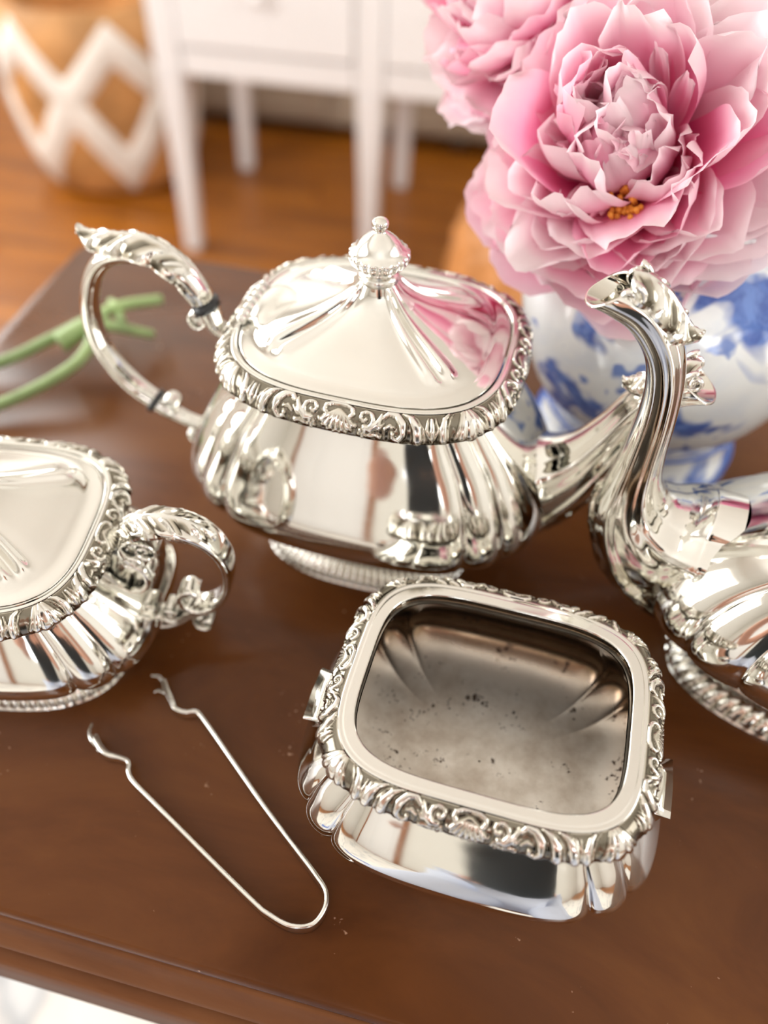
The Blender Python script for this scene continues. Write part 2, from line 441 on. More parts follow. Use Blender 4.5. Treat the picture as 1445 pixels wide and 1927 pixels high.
# low beige radiator cover on the far side of the sideboard
rc = thing('radiator_cover', 'long low beige heater cover on short feet, in shade behind the white sideboard', 'heater', rloc(0, 0, 0), RHO)
b = MB(); b.box(-1.02, 1.35, 2.26, 2.52, 0.035, 0.42, 0.006); b.build('casing', M['beige'], rc)
for i in range(5):
    x0 = -1.0 + i * 0.47
    b = MB(); b.box(x0, x0 + 0.44, 2.248, 2.261, 0.06, 0.40, 0.004); b.build('panel', M['beige'], rc)
for fx in (-0.96, -0.2, 0.55, 1.28):
    for fy in (2.29, 2.49):
        b = MB(); b.lathe([(0.022, 0.0), (0.03, 0.036)], 12, fx, fy, True, True); b.build('foot', M['dark'], rc)

# zigzag pouf, left behind
zp = thing('basket', 'tan round basket with white zigzag bands, left of the sideboard', 'basket', rloc(-1.05, 1.965, 0), RHO)
prof = [(0.0, 0.004), (0.16, 0.0), (0.185, 0.02), (0.208, 0.09), (0.218, 0.2), (0.214, 0.33), (0.210, 0.42), (0.20, 0.42), (0.19, 0.33), (0.185, 0.1), (0.0, 0.06)]
b = MB(); b.lathe(prof, 48); b.build('body', M['tan'], zp)
def rad_at(z): return float(np.interp(z, [0.0, 0.02, 0.09, 0.2, 0.33, 0.42], [0.16, 0.185, 0.208, 0.218, 0.214, 0.210]))
for lev, (za, zb, hw) in enumerate(((0.07, 0.24, 0.060), (0.24, 0.36, 0.045))):
    b = MB(); G = []
    n = 6 * 20
    for k in range(n):
        a = 2 * PI * k / n; ph = (a * 6 / (2 * PI) + 0.42 + 0.5 * lev) % 1; tri = abs(2 * ph - 1); zc = za + (zb - za) * tri
        row = []
        for dz, dr in ((-hw, 0.0), (-hw * .8, .007), (0, .010), (hw * .8, .007), (hw, 0.0)):
            z = zc + dz; r = rad_at(z) + dr - 0.0005; row.append((r * math.cos(a), r * math.sin(a), z))
        G.append(row)
    G.append(G[0]); b.grid(G, False); b.build('zigzag_band', M['bandwhite'], zp)

# rattan pouf on the floor beyond the far edge of the table
pf = thing('pouf', 'round orange-brown woven pouf on the floor beyond the table, under the flowers', 'pouf', (0.300, 1.315, 0))
b = MB()
G = []
for i in range(41):
    t = -PI / 2 + PI * i / 40; cz = 0.19 + 0.19 * np.sign(math.sin(t)) * abs(math.sin(t)) ** 0.75; rr = 0.205 * abs(math.cos(t)) ** 0.55
    row = []
    for k in range(120):
        a = 2 * PI * k / 120; wv = 0.004 * math.cos(20 * a + (PI if i % 4 < 2 else 0)) * (1 if 0 < i < 40 else 0) * min(1, rr / .1)
        row.append(((rr + wv) * math.cos(a), (rr + wv) * math.sin(a), max(cz, 0.0)))
    G.append(row)
b.grid(G, True, True, True); b.build('cover', M['rattan'], pf)

# ------------------------------------------------------------------ the table
TYAW = math.radians(-12.0)
tb = thing('side_table', 'dark mahogany table with a moulded edge carrying the silver tea set', 'table', (0, 0, 0), TYAW)
# extents in the table's own frame
def tl(x, y):
    c, s = math.cos(-TYAW), math.sin(-TYAW); return (c * x - s * y, s * x + c * y)
fy = tl(0.0032, 0.054)[1] * 0.5 + tl(-0.1242, 0.0839)[1] * 0.5
by = tl(-0.1253, 0.4892)[1]
lx_ = tl(-0.2361, 0.4087)[0] * 0.5 + tl(-0.2114, 0.4921)[0] * 0.5
rx_ = lx_ + 0.74
def rrect(x0, x1, y0, y1, r, n=6):
    P = []
    for cx, cy, a0 in ((x1 - r, y0 + r, -PI / 2), (x1 - r, y1 - r, 0), (x0 + r, y1 - r, PI / 2), (x0 + r, y0 + r, PI)):
        for k in range(n + 1):
            a = a0 + PI / 2 * k / n; P.append((cx + r * math.cos(a), cy + r * math.sin(a)))
    return P
def slab(b, levels, r=0.012, cap0=True, cap1=True):
    G = []
    for off, z in levels:
        G.append([(x, y, z) for x, y in rrect(lx_ - off, rx_ + off, fy - off, by + off, r + max(off, -0.008))])
    b.grid(G, True, cap0, cap1)
b = MB(); slab(b, [(-0.003, TZ - 0.0056), (0.0008, TZ - 0.0054), (0.0010, TZ - 0.0040), (0.0004, TZ - 0.0012), (-0.0010, TZ)]); b.build('tabletop', M['mahogany'], tb)
b = MB(); slab(b, [(-0.004, TZ - 0.0226), (0.0058, TZ - 0.0224), (0.0072, TZ - 0.0212), (0.0075, TZ - 0.0195), (0.0068, TZ - 0.0175), (0.0048, TZ - 0.0150), (0.0030, TZ - 0.0110), (0.0024, TZ - 0.0075), (0.0014, TZ - 0.0058), (-0.004, TZ - 0.0057)])
b.build('edge_molding', M['edgewood'], tb)
b = MB(); slab(b, [(-0.010, TZ - 0.062), (0.009, TZ - 0.062), (0.0108, TZ - 0.060), (0.0108, TZ - 0.0308), (0.0098, TZ - 0.0290), (0.0050, TZ - 0.0284), (-0.002, TZ - 0.0282), (-0.0022, TZ - 0.0226)]); b.build('apron', M['edgewood'], tb)
for sx in (0, 1):
    for sy in (0, 1):
        x = lx_ + 0.17 if sx == 0 else rx_ - 0.12; yy = fy + 0.06 if sy == 0 else by - 0.06
        b = MB(); b.lathe([(0.012, 0.0105), (0.016, 0.03), (0.013, 0.06), (0.015, 0.2), (0.02, 0.42), (0.023, 0.5), (0.018, 0.52), (0.027, 0.55), (0.027, TZ - 0.020)], 16, x, yy, True, True)
        b.build('leg', M['mahogany'], tb)

# ------------------------------------------------------------------ silver: plan shapes and relief
def rho_n(phi, n):
    return (np.abs(np.cos(phi)) ** n + np.abs(np.sin(phi)) ** n) ** (-1.0 / n)
def ring_phi(a, b, n, N):
    """N angles (multiple of 4) evenly spaced by length in each quadrant, starting at the +X axis"""
    q = np.linspace(0, PI / 2, 4001); r = rho_n(q, n); x, y = a * r * np.cos(q), b * r * np.sin(q)
    s = np.concatenate([[0], np.cumsum(np.hypot(np.diff(x), np.diff(y)))]); m = N // 4
    ph = np.interp(np.linspace(0, s[-1], m + 1), s, q)
    return np.concatenate([ph[:-1], PI - ph[:0:-1], PI + ph[:-1], 2 * PI - ph[:0:-1]])
def lobes(phi, notch=(38.5, 51.5), wr=9.0):
    """0 at the notches between the lobes of the body, 1 on the crests"""
    q = np.degrees(np.abs(np.mod(phi + PI / 2, PI) - PI / 2)); q = np.where(q > 90, 180 - q, q)
    h = np.ones_like(q)
    lo, hi = notch
    mid = (lo + hi) / 2; half = (hi - lo) / 2
    d = np.where(q < lo, (lo - q) / wr, np.where(q > hi, (q - hi) / wr, (half - np.abs(q - mid)) / half))
    d = np.clip(d, 0, 1)
    h = np.sqrt(1 - (1 - d) ** 2)
    return np.where((q > lo) & (q < hi), 0.9 * h, h)
def body_grid(levels, N, a0, b0, n0, wr=9.0):
    """levels: (z, a, b, n, lobe depth)"""
    phi = ring_phi(a0, b0, n0, N); L = lobes(phi, wr=wr); G = []
    for z, a, b_, n, A in levels:
        r = rho_n(phi, n); x = a * r * np.cos(phi); y = b_ * r * np.sin(phi)
        k = 1 - A * (1 - L) / np.maximum(np.hypot(x, y), 1e-5)
        G.append(np.stack([x * k, y * k, np.full_like(x, z)], -1))
    return np.array(G)
def smooth_levels(pts, m):
    return cr(pts, m)

def stroke(D, T, P, R, k=1.0):
    """height of a rounded tapering stroke along the polyline P (units of the border width)"""
    H = np.zeros_like(D)
    P = np.asarray(P, float); R = np.asarray(R, float)
    for i in range(len(P) - 1):
        a, c = P[i], P[i + 1]; d = c - a; L2 = d @ d + 1e-12
        u = np.clip(((D - a[0]) * d[0] + (T - a[1]) * d[1]) / L2, 0, 1)
        rr = R[i] + (R[i + 1] - R[i]) * u
        dd = (D - a[0] - u * d[0]) ** 2 + (T - a[1] - u * d[1]) ** 2
        q = 1 - dd / (rr * rr)
        H = np.maximum(H, k * np.where(q > 0, np.sqrt(np.maximum(q, 0)) * np.minimum(1, rr / 0.12 * 0.75 + 0.25), 0))
    return H
def spiral(cx, cy, r0, turns, a0, sgn, rad0, rad1, n=26):
    P, R = [], []
    for k in range(n + 1):
        t = k / n; r = r0 * (1 - t) ** 0.8 + 0.03; a = a0 + sgn * turns * 2 * PI * t
        P.append((cx + r * math.cos(a), cy + r * math.sin(a))); R.append(rad0 + (rad1 - rad0) * t)
    P.append(P[-1]); R.append(rad1 * 1.5)
    return P, R
def motif(D, T, L, front):
    """relief of one half side: D = length from the side's centre, T = 0 top .. 1 bottom, L = length to the corner"""
    H = np.zeros_like(D)
    def put(P, R, k=1.0): 
        nonlocal H
        H = np.maximum(H, stroke(D, T, P, R, k))
    for sgn in ((1, -1) if True else (1,)):
        # shell: flutes below an arch
        for k in range(4):
            a = k * 0.30
            put([(sgn * .02 * k, .30), (sgn * math.sin(a) * .40, .30 + .34 * math.cos(a) * 1.0), (sgn * math.sin(a) * .60, .36 + .52 * math.cos(a))], [.035, .065, .085], 0.9)
            put([(sgn * math.sin(a + .15) * .66, .40 + .56 * math.cos(a + .15))] * 2, [.07, .07], .8)
        put([(0, .07), (sgn * .22, .09), (sgn * .42, .2), (sgn * .47, .36), (sgn * .40, .43)], [.09, .085, .075, .06, .08], 1.0)
        # C scroll with its leaf
        P, R = spiral(sgn * .86, .40, .27, 1.15, PI / 2 if sgn > 0 else PI / 2, -sgn, .075, .05)
        put(P, R, 1.0)
        put([(sgn * .86, .67), (sgn * 1.05, .70), (sgn * 1.22, .56), (sgn * 1.33, .34), (sgn * 1.36, .16)], [.08, .11, .11, .07, .03], .95)
        put([(sgn * 1.10, .62), (sgn * 1.32, .62), (sgn * 1.46, .48)], [.07, .08, .03], .85)
        for q in range(5):                      # small flower
            a = q * 2 * PI / 5 + .3; put([(sgn * .82 + .11 * math.cos(a), .86 + .10 * math.sin(a))] * 2, [.065, .065], .8)
        put([(sgn * .82, .86)] * 2, [.05, .05], 1.0)
        put([(sgn * 1.04, .88), (sgn * 1.2, .83), (sgn * 1.36, .88)], [.07, .06, .08], .8)
        # S acanthus
        put([(sgn * 1.42, .30), (sgn * 1.58, .12), (sgn * 1.82, .16), (sgn * 2.02, .42), (sgn * 2.06, .72), (sgn * 1.92, .92), (sgn * 1.74, .86), (sgn * 1.74, .74)], [.06, .10, .12, .13, .10, .075, .06, .07], 1.0)
        put([(sgn * 1.50, .62), (sgn * 1.64, .52), (sgn * 1.80, .55)], [.06, .07, .03], .8)
    # gadroon lobes
    s = 2.05; end = L - 0.62
    tul = (s + end) / 2 + 0.15
    while s < tul - 0.42:
        put([(s - .02, .06), (s + .22, .22), (s + .40, .52), (s + .46, .86)], [.05, .10, .145, .15], 1.0)
        put([(s + .20, .05), (s + .42, .22), (s + .60, .52), (s + .67, .90)], [.02, .03, .035, .05], .8)
        s += 0.47
    # tulip
    put([(tul, .25), (tul, .62), (tul, .92)], [.06, .09, .03], 1.0)
    for q in (-1, 1): put([(tul + q * .05, .86), (tul + q * .17, .58), (tul + q * .12, .2)], [.03, .06, .03], .8)
    s = tul + 0.26
    while s < end - 0.1:
        put([(s + .34, .06), (s + .16, .24), (s + .06, .54), (s + .06, .88)], [.05, .09, .12, .12], 1.0)
        put([(s + .52, .06), (s + .34, .24), (s + .22, .54), (s + .20, .9)], [.02, .03, .035, .05], .8)
        s += 0.40
    # corner leaf
    for q, r_, k in ((0, .20, 1.0), (-.30, .13, .9), (.30, .13, .9), (-.50, .07, .8), (.50, .07, .8)):
        put([(L + q * .30, .08), (L + q * .65, .45), (L + q * 1.0, .90 - abs(q) * .1)], [.05, r_ * .8, r_], k)
    return H

def relief_border(name, a, b_, n, z0, w, h, parent, nq=340, nt=26, amp=0.00115, drop_curve=1.0, under=None, m=None):
    """ornament strip: starts at the flat rim (a, b, height z0), bulges out by w and falls by h"""
    N = nq * 4
    aw, bw = a + w * 0.6, b_ + w * 0.6
    phi = ring_phi(aw, bw, n, N)
    r = rho_n(phi, n); X = a * r * np.cos(phi); Y = b_ * r * np.sin(phi)
    # outward normals of the plan
    tx = np.roll(X, -1) - np.roll(X, 1); ty = np.roll(Y, -1) - np.roll(Y, 1); ln = np.hypot(tx, ty); nx, ny = ty / ln, -tx / ln
    Wd = math.hypot(w, h) * 1.08
    Xo, Yo = X + nx * w * .6, Y + ny * w * .6
    seg = np.hypot(np.diff(np.append(Xo, Xo[0])), np.diff(np.append(Yo, Yo[0])))[:nq]
    s = np.concatenate([[0], np.cumsum(seg)])          # quadrant arc: 0 = side centre .. end = front centre
    ic = int(np.argmin(np.abs(phi[:nq] - PI / 4))); Ls, Lf = s[ic], s[nq] - s[ic]
    T = np.linspace(0, 1, nt)
    Dq = s / Wd
    Hs = motif(*np.meshgrid(Dq, T, indexing='ij'), Ls / Wd, False)
    Hf = motif(*np.meshgrid((s[nq] - s) / Wd, T, indexing='ij'), Lf / Wd, True)
    Hq = np.where((np.arange(nq + 1) < ic)[:, None], Hs, Hf)           # (nq+1, nt)
    Hr = np.concatenate([Hq[:-1], Hq[:0:-1], Hq[:-1], Hq[:0:-1]])      # mirrored over the ring
    edge = Hr[:, int(nt * .62):].max(1); edge = (edge + np.roll(edge, 1) + np.roll(edge, -1)) / 3
    gs = np.abs(np.roll(Hr, 1, 0) - np.roll(Hr, -1, 0)); gt = np.abs(np.gradient(Hr, axis=1)); crease = np.clip(gs * 1.1 + gt * .5, 0, 1) * np.clip(1.25 - Hr, 0, 1)
    rows, tars = [], []
    rows.append(np.stack([X - nx * .0006, Y - ny * .0006, np.full_like(X, z0)], -1)); tars.append(np.full(N, 0.15))
    for j, t in enumerate(T):
        ang = t * PI / 2
        off = w * math.sin(ang) ** 1.15; dz = -h * (1 - math.cos(ang)) ** drop_curve
        nn, nz = math.sin(ang) * .75 + .15, math.cos(ang) * .8 + .2
        fade = min(1, t / .06)
        hh = np.minimum(Hr[:, j] * 1.15, 1.0) * amp * fade
        sc = 1 + (edge - .7) * .10 * t
        rows.append(np.stack([X + nx * (off * sc + hh * nn), Y + ny * (off * sc + hh * nn), z0 + dz + hh * nz], -1))
        tars.append(np.clip(0.86 - Hr[:, j] * 1.35 + .55 * crease[:, j], 0, 1) * fade)
    for off, dz in ((w * .86, -h - .0008), (w * .45, -h - .0004), (under if under is not None else -.001, -h * .9)):
        rows.append(np.stack([X + nx * off, Y + ny * off, np.full_like(X, z0 + dz)], -1)); tars.append(np.full(N, 0.3))
    b = MB(); b.grid(np.array(rows), True, tar=np.array(tars), flip=True)
    return b.build(name, m or M['relief'], parent)

def flat_rim(b, a0, b0, n0, a1, b1, n1, z, thick, phi):
    """flat polished rim between the opening and the border, with a fine bead at the outside"""
    def R(a, b_, n, zz):
        r = rho_n(phi, n); return np.stack([a * r * np.cos(phi), b_ * r * np.sin(phi), np.full_like(phi, zz)], -1)
    return [R(a0, b0, n0, z - thick), R(a0 + .0002, b0 + .0002, n0, z - .0004), R(a0 + .0006, b0 + .0006, n0, z), R(a0 + .0008, b0 + .0008, n0, z), R(a1 - .0019, b1 - .0019, n1, z + .00005), R(a1 - .0016, b1 - .0016, n1, z + .00005),
            R(a1 - .0012, b1 - .0012, n1, z - .0003), R(a1 - .0006, b1 - .0006, n1, z + .0003), R(a1, b1, n1, z - .0001)]

def foot_part(name, a, b_, n, h, parent, at, bt):
    """gadrooned foot ring from the table up to the stem"""
    N = 480; phi = ring_phi(a, b_, n, N)
    s = np.arange(N); g = np.abs(np.sin(s * PI / 6.0)) ** 0.8
    rows, tars = [], []
    P = [(a, b_, 0.0, 0), (a + .0005, b_ + .0005, .0012, 0), (a - .0002, b_ - .0002, .0022, .4), (a - .0014, b_ - .0012, .0045, 1), (a - .0042, b_ - .0036, .0075, 1), (a - .008, b_ - .007, .0095, .6), (a - .010, b_ - .0085, .0102, 0), (at + .004, bt + .003, h - .003, 0), (at, bt, h, 0)]
    P = cr(P, 22)
    for aa, bb, z, k in P:
        r = rho_n(phi, n); x = aa * r * np.cos(phi); y = bb * r * np.sin(phi); q = 1 + (g - .6) * .012 * max(k, 0)
        rows.append(np.stack([x * q, y * q, np.full_like(x, max(z, 0) + (g - .5) * .0005 * max(k, 0))], -1)); tars.append(np.clip(.55 - g * .6, 0, 1) * max(k, 0))
    b = MB(); b.grid(np.array(rows), True, cap0=True, tar=np.array(tars))
    return b.build(name, M['relief'], parent)

# ------------------------------------------------------------------ sweeps: spouts, handles, leaves (in the XZ plane of a vessel)
def frame2(P):
    P = np.asarray(P, float); t = np.gradient(P, axis=0); t /= np.linalg.norm(t, axis=1)[:, None]
    nrm = np.stack([-t[:, 1], t[:, 0]], -1)           # left of the direction of travel
    return P, t, nrm
def spout_part(name, path, hd, hw, parent, sgn=1, n=150, seg=120, open_len=0.16, leaf_end=0.36, leaf_h=0.0017):
    """fluted spout along path (X, Z); the mouth is cut as an open trough"""
    P = cr(path, n); D = cr([(v, 0) for v in hd], n)[:, 0]; Wd = cr([(v, 0) for v in hw], n)[:, 0]
    P, t, nr = frame2(P)
    if nr[n // 2][1] < 0 and False: nr = -nr
    # make the normal point to the outer (upper) side of the mouth
    up = -nr if (nr[-1][1] < 0) else nr
    a = np.linspace(0, 2 * PI, seg, endpoint=False)
    flute = 1 + 0.055 * np.abs(np.cos(2.5 * a)) ** 0.6 - 0.035 + 0.09 * np.exp(-((np.abs(np.mod(a + PI, 2 * PI) - PI) - 2.05) / .17) ** 2) + 0.10 * np.exp(-((np.abs(np.mod(a + PI, 2 * PI) - PI) - 1.05) / .17) ** 2)
    TA = []
    def shell(scale, i0, flip):
        G = []
        for i in range(i0, n):
            s = i / (n - 1); row = []
            for k in range(seg):
                ca, sa = math.cos(a[k]), math.sin(a[k])          # ca = 1 : upper side
                cut = open_len * (1 + ca) / 2 * sstep(1 - 1.7 * open_len, 1.0, s)
                f = max(0.0, (s - cut)) * (n - 1); i1 = int(f); q = f - i1; i2 = min(i1 + 1, n - 1)
                p = P[i1] * (1 - q) + P[i2] * q; u = up[i1] * (1 - q) + up[i2] * q; d = (D[i1] * (1 - q) + D[i2] * q); ww = (Wd[i1] * (1 - q) + Wd[i2] * q)
                fl = flute[k] if scale == 1 else 1.0
                fl = 1 + (fl - 1) * min(1, 3.0 * (1 - s) + .25)
                lh = 0.0; tn = 0.0
                if scale == 1 and s < leaf_end:
                    q_ = s / leaf_end; v_ = abs(a[k] - PI) / (1.75 * (1 - q_ ** 1.6) * (1 - .16 * (1 - abs(math.sin(PI * (4.2 * q_ + .2))) ** .6)) + .02)
                    if v_ < 1:
                        vein = .5 + .5 * math.cos(2 * PI * (4.2 * q_ - v_ * .9 + .15)); fine = .5 + .5 * math.cos(2 * PI * (12.6 * q_ - v_ * 2.7))
                        lh = leaf_h * (1 - v_ ** 8) * (.45 + .35 * vein + .18 * fine + .30 * math.exp(-(v_ / .13) ** 2)); tn = min(1, .75 * (1 - vein) + .3 * (1 - fine)) * (1 - .5 * v_ ** 8)
                    elif v_ < 1.15: tn = .55
                if scale == 1: TA.append(tn)
                row.append((p[0] + u[0] * ca * (d * fl * scale + lh), (ww * fl * scale + lh) * sa * sgn, p[1] + u[1] * ca * (d * fl * scale + lh)))
            G.append(row)
        return np.array(G)
    O = shell(1, 0, False); I = shell(0.86, int(n * .55), True)
    b = MB(); G = np.concatenate([O, I[::-1]]); tar = np.concatenate([np.array(TA), np.full(I.shape[0] * seg, .25)])
    b.grid(G, True, False, True, tar=tar, flip=(sgn < 0))
    return b.build(name, M['silver'], parent), P, t, up, D, Wd

def leaf_part(name, spine, wid, thick, nrm, parent, lobes_n=5, n=90, m=33, curl=0.0, mat_=None, arch=0.35, deep=.20):
    """acanthus leaf: spine = (x, z) points, wid = half widths, nrm = outward normals in the XZ plane"""
    P = cr(spine, n); Wd = cr([(v, 0) for v in wid], n)[:, 0]; Nn = cr(nrm, n); Nn /= np.linalg.norm(Nn, axis=1)[:, None]
    U = np.linspace(-1, 1, m); rows, tars = [], []
    for i in range(n):
        s = i / (n - 1); ser = 1 - deep * (1 - abs(math.sin(PI * lobes_n * s)) ** 0.55) * sstep(.02, .15, s) * sstep(1.0, .9, s)
        row, tr = [], []
        for u in U:
            w_ = Wd[i] * ser; au = abs(u)
            vein = 0.5 + 0.5 * math.cos(2 * PI * (lobes_n * (s + 0.10 * (1 - au)) - au * .4))
            h = thick * (0.55 + 0.45 * (1 - au ** 2) + (0.75 * (vein - .5) + .30 * math.cos(2 * PI * (3 * lobes_n * (s + 0.10 * (1 - au)) - au * 1.2))) * sstep(.05, .35, au) * (1 - au ** 6) + 0.35 * math.exp(-(u / .10) ** 2))
            edge = 1 - sstep(.86, 1.0, au); 
            h *= edge; base = -arch * Wd[i] * au ** 2
            x, z = P[i] + Nn[i] * (h + base); row.append((x, u * w_, z)); tr.append(max(0, (1 - vein) * .95 * sstep(.05, .3, au)) + .35 * sstep(.8, 1, au) * .6)
        rows.append(row); tars.append(tr)
    b = MB(); rows = np.array(rows)
    b.grid(rows, False, tar=np.array(tars))
    und = rows.copy(); 
    for i in range(n): und[i, :, 0] -= Nn[i][0] * thick * .8; und[i, :, 2] -= Nn[i][1] * thick * .8
    b.grid(und, False, flip=True)
    ed = [np.concatenate([rows[:, 0], rows[-1, :][:], rows[::-1, -1], rows[0, ::-1]]), np.concatenate([und[:, 0], und[-1, :][:], und[::-1, -1], und[0, ::-1]])]
    b.grid(np.array(ed), True)
    return b.build(name, mat_ or M['relief'], parent)

def strap_part(name, path, hw, th, parent, n=70, m_=None, round_=True, y0=0.0):
    """band or bar in the XZ plane: half width hw across (Y), half thickness th"""
    P = cr(path, n); Wd = cr([(v, 0) for v in hw], n)[:, 0]; T = cr([(v, 0) for v in th], n)[:, 0]
    P, t, nr = frame2(P); seg = 20; G = []
    for i in range(n):
        row = []
        for k in range(seg):
            a = 2 * PI * k / seg; ca, sa = math.cos(a), math.sin(a)
            e = 1.0 if round_ else 0.55
            c2 = np.sign(ca) * abs(ca) ** e; s2 = np.sign(sa) * abs(sa) ** e
            row.append((P[i][0] + nr[i][0] * T[i] * c2, y0 + Wd[i] * s2, P[i][1] + nr[i][1] * T[i] * c2))
        G.append(row)
    b = MB(); b.grid(np.array(G), True, True, True)
    return b.build(name, m_ or M['silver'], parent)
def volute_part(name, c, r, turns, a0, sgn, hw, parent, rad=0.0010, n=44, m_=None):
    """spiral band across Y in the XZ plane"""
    P = []
    for k in range(n):
        t = k / (n - 1); q = r * (1 - t) + .0006; a = a0 + sgn * turns * 2 * PI * t; P.append((c[0] + q * math.cos(a), c[1] + q * math.sin(a)))
    return strap_part(name, P, [hw, hw * .9, hw * .8], [rad, rad * .9, rad * .8], parent, n=n, m_=m_ or M['relief'], round_=True)

def finial(parent, z0, s=1.0, name='finial'):
    pr = [(.0068, -.0012), (.0074, .0004), (.0071, .0020), (.0056, .0030), (.0053, .0038), (.0066, .0046), (.0088, .0058), (.0101, .0074), (.0106, .0090), (.0104, .0104), (.0094, .0113), (.0084, .0122), (.0068, .0144), (.0048, .0162), (.0032, .0174), (.0023, .0182), (.0022, .0187), (.0027, .0195), (.0030, .0207), (.0027, .0219), (.0014, .0227), (.0, .0229)]
    pr = cr(pr, 60); b = MB()
    b.lathe([(max(r, 0) * s, z * s) for r, z in pr], 120, mod=lambda a, z: 1 + (.085 * (abs(math.sin(11 * a)) ** .7 - .5) if .0050 * s < z < .0108 * s else 0), cap0=True)
    o = b.build(name, M['relief'], parent); o.location = (0, 0, z0); return o

def dome_lid(name, a, b_, n, z0, h, parent, top=0.0065, N=512, margin=.90):
    """ogee lid: flat margin, concave rise to the neck, paired ribs on the diagonals"""
    phi = ring_phi(a, b_, n, N)
    q = np.degrees(np.abs(np.mod(phi + PI / 2, PI) - PI / 2)); q = np.where(q > 90, 180 - q, q)
    prof = [(1.0, -.0016), (1.0, -.0006), (.992, .0002), (margin, .0012), (.84, .0030), (.72, .0062), (.58, .0098), (.44, .0140), (.33, .0185), (.24, .0242), (.175, .030)]
    kz = h / .030
    prof = cr(prof, 54); rows = []; tars = []
    for f, z in prof:
        nn = 2 + (n - 2) * sstep(.1, .8, f)
        # towards the neck the plan turns to a circle
        k = sstep(.12, .95, f); aa = f * a * k + (1 - k) * (top + (f - .175) * a * .9); bb = f * b_ * k + (1 - k) * (top + (f - .175) * b_ * .9)
        r = rho_n(phi, nn)
        rib = np.zeros_like(phi)
        sp = 4.0 + 4.5 * (1 - f)                     # paired ribs spread a little towards the neck
        on = sstep(.85, .76, f) * sstep(.17, .26, f)
        for d0 in (-sp, sp): rib += np.exp(-((q - 45 - d0) / (2.6 + 3 * (1 - f))) ** 2)
        grv = np.exp(-((q - 45) / 2.2) ** 2)
        lift = (.0021 * rib - .0010 * grv) * on
        # belly of the panels between the ribs
        lift += .0006 * (1 - np.exp(-((q - 45) / 14) ** 2)) * sstep(.85, .6, f) * sstep(.2, .4, f)
        x = aa * r * np.cos(phi); y = bb * r * np.sin(phi)
        rows.append(np.stack([x, y, z0 + z * kz + lift], -1))
    b = MB(); b.grid(np.array(rows), True, True, True)
    return b.build(name, M['silver'], parent)

# ------------------------------------------------------------------ teapot
def table_thing(name, label, cat, x, y, yaw, group=None): return thing(name, label, cat, (x, y, TZ), yaw, group)
tp = table_thing('teapot', 'silver teapot with closed domed lid and finial, standing in the middle of the table', 'teapot', -0.0055, 0.2600, -0.240)
lv = [(.0165, .034, .026, 2.6, 0), (.0200, .041, .030, 2.65, .0008), (.0250, .053, .0375, 2.7, .002), (.0300, .0635, .0440, 2.7, .003), (.0350, .0710, .0497, 2.7, .0038), (.0405, .0760, .0543, 2.7, .0042), (.0455, .0778, .0564, 2.7, .0042), (.0510, .0778, .0562, 2.7, .0040), (.0570, .0764, .0547, 2.7, .0036), (.064, .0736, .0520, 2.7, .0032), (.072, .0695, .0488, 2.75, .0030), (.081, .0640, .0450, 2.8, .0028), (.090, .0570, .0414, 2.8, .0024), (.098, .0510, .0388, 2.9, .0018), (.105, .0485, .0385, 3.0, .0008), (.110, .0485, .0385, 3.1, .0003)]
b = MB(); b.grid(body_grid(smooth_levels(lv, 70), 640, .08, .056, 2.8), True, True, False); b.build('body', M['silver'], tp)
foot_part('foot', .048, .0375, 2.7, .0178, tp, .034, .027)
LA, LB, LN, ZT = .0492, .0423, 3.0, .115
phi = ring_phi(LA, LB, LN, 480)
b = MB(); b.grid(np.array(flat_rim(b, LA + .0004, LB + .0004, LN, .0520, .0450, 3.05, ZT, .006, phi)), True, flip=True); b.build('rim', M['silver'], tp)
relief_border('rim_border', .0520, .0450, 3.05, ZT - .0004, .0062, .0082, tp, amp=.0010)
ld = dome_lid('lid', LA, LB, LN, ZT, .0222, tp); finial(ld, ZT + .0217)
# hinge at the handle side
hg = MB(); HX, HZ = -.0492, ZT + .0024
for k in range(5): hg.tube([(HX, -.0118 + k * .0042, HZ), (HX, -.0118 + k * .0042 + .0038, HZ)], .0021, 16)
hg.tube([(HX, -.0152, HZ), (HX, -.0146, HZ), (HX, -.0132, HZ), (HX, -.0120, HZ)], [.0008, .0019, .0022, .0015], 14); hg.tube([(HX, .0092, HZ), (HX, .0106, HZ), (HX, .0118, HZ)], [.0015, .0022, .0010], 14)
h = hg.build('hinge', M['relief'], tp)
b = MB(); G = []
for u in np.linspace(0, 1, 20):
    x = HX + .001 + .0200 * u; hw = .0110 + .0022 * sstep(0, .35, u) - .0105 * sstep(.40, 1.0, u)
    G.append([(x, v * hw - .0012, ZT + .0032 + .0036 * u - .0010 * abs(v) ** 2 + .0006 * math.sin(PI * min(1, u * 2.2)) - .0014 * sstep(.9, 1, abs(v))) for v in np.linspace(-1, 1, 15)])
G = np.array(G); b.grid(G, False); G2 = G.copy(); G2[:, :, 2] -= .0036; b.grid(G2, False, flip=True)
b.grid(np.array([np.concatenate([G[:, 0], G[-1], G[::-1, -1], G[0, ::-1]]), np.concatenate([G2[:, 0], G2[-1], G2[::-1, -1], G2[0, ::-1]])]), True); b.build('hinge_leaf', M['relief'], h)
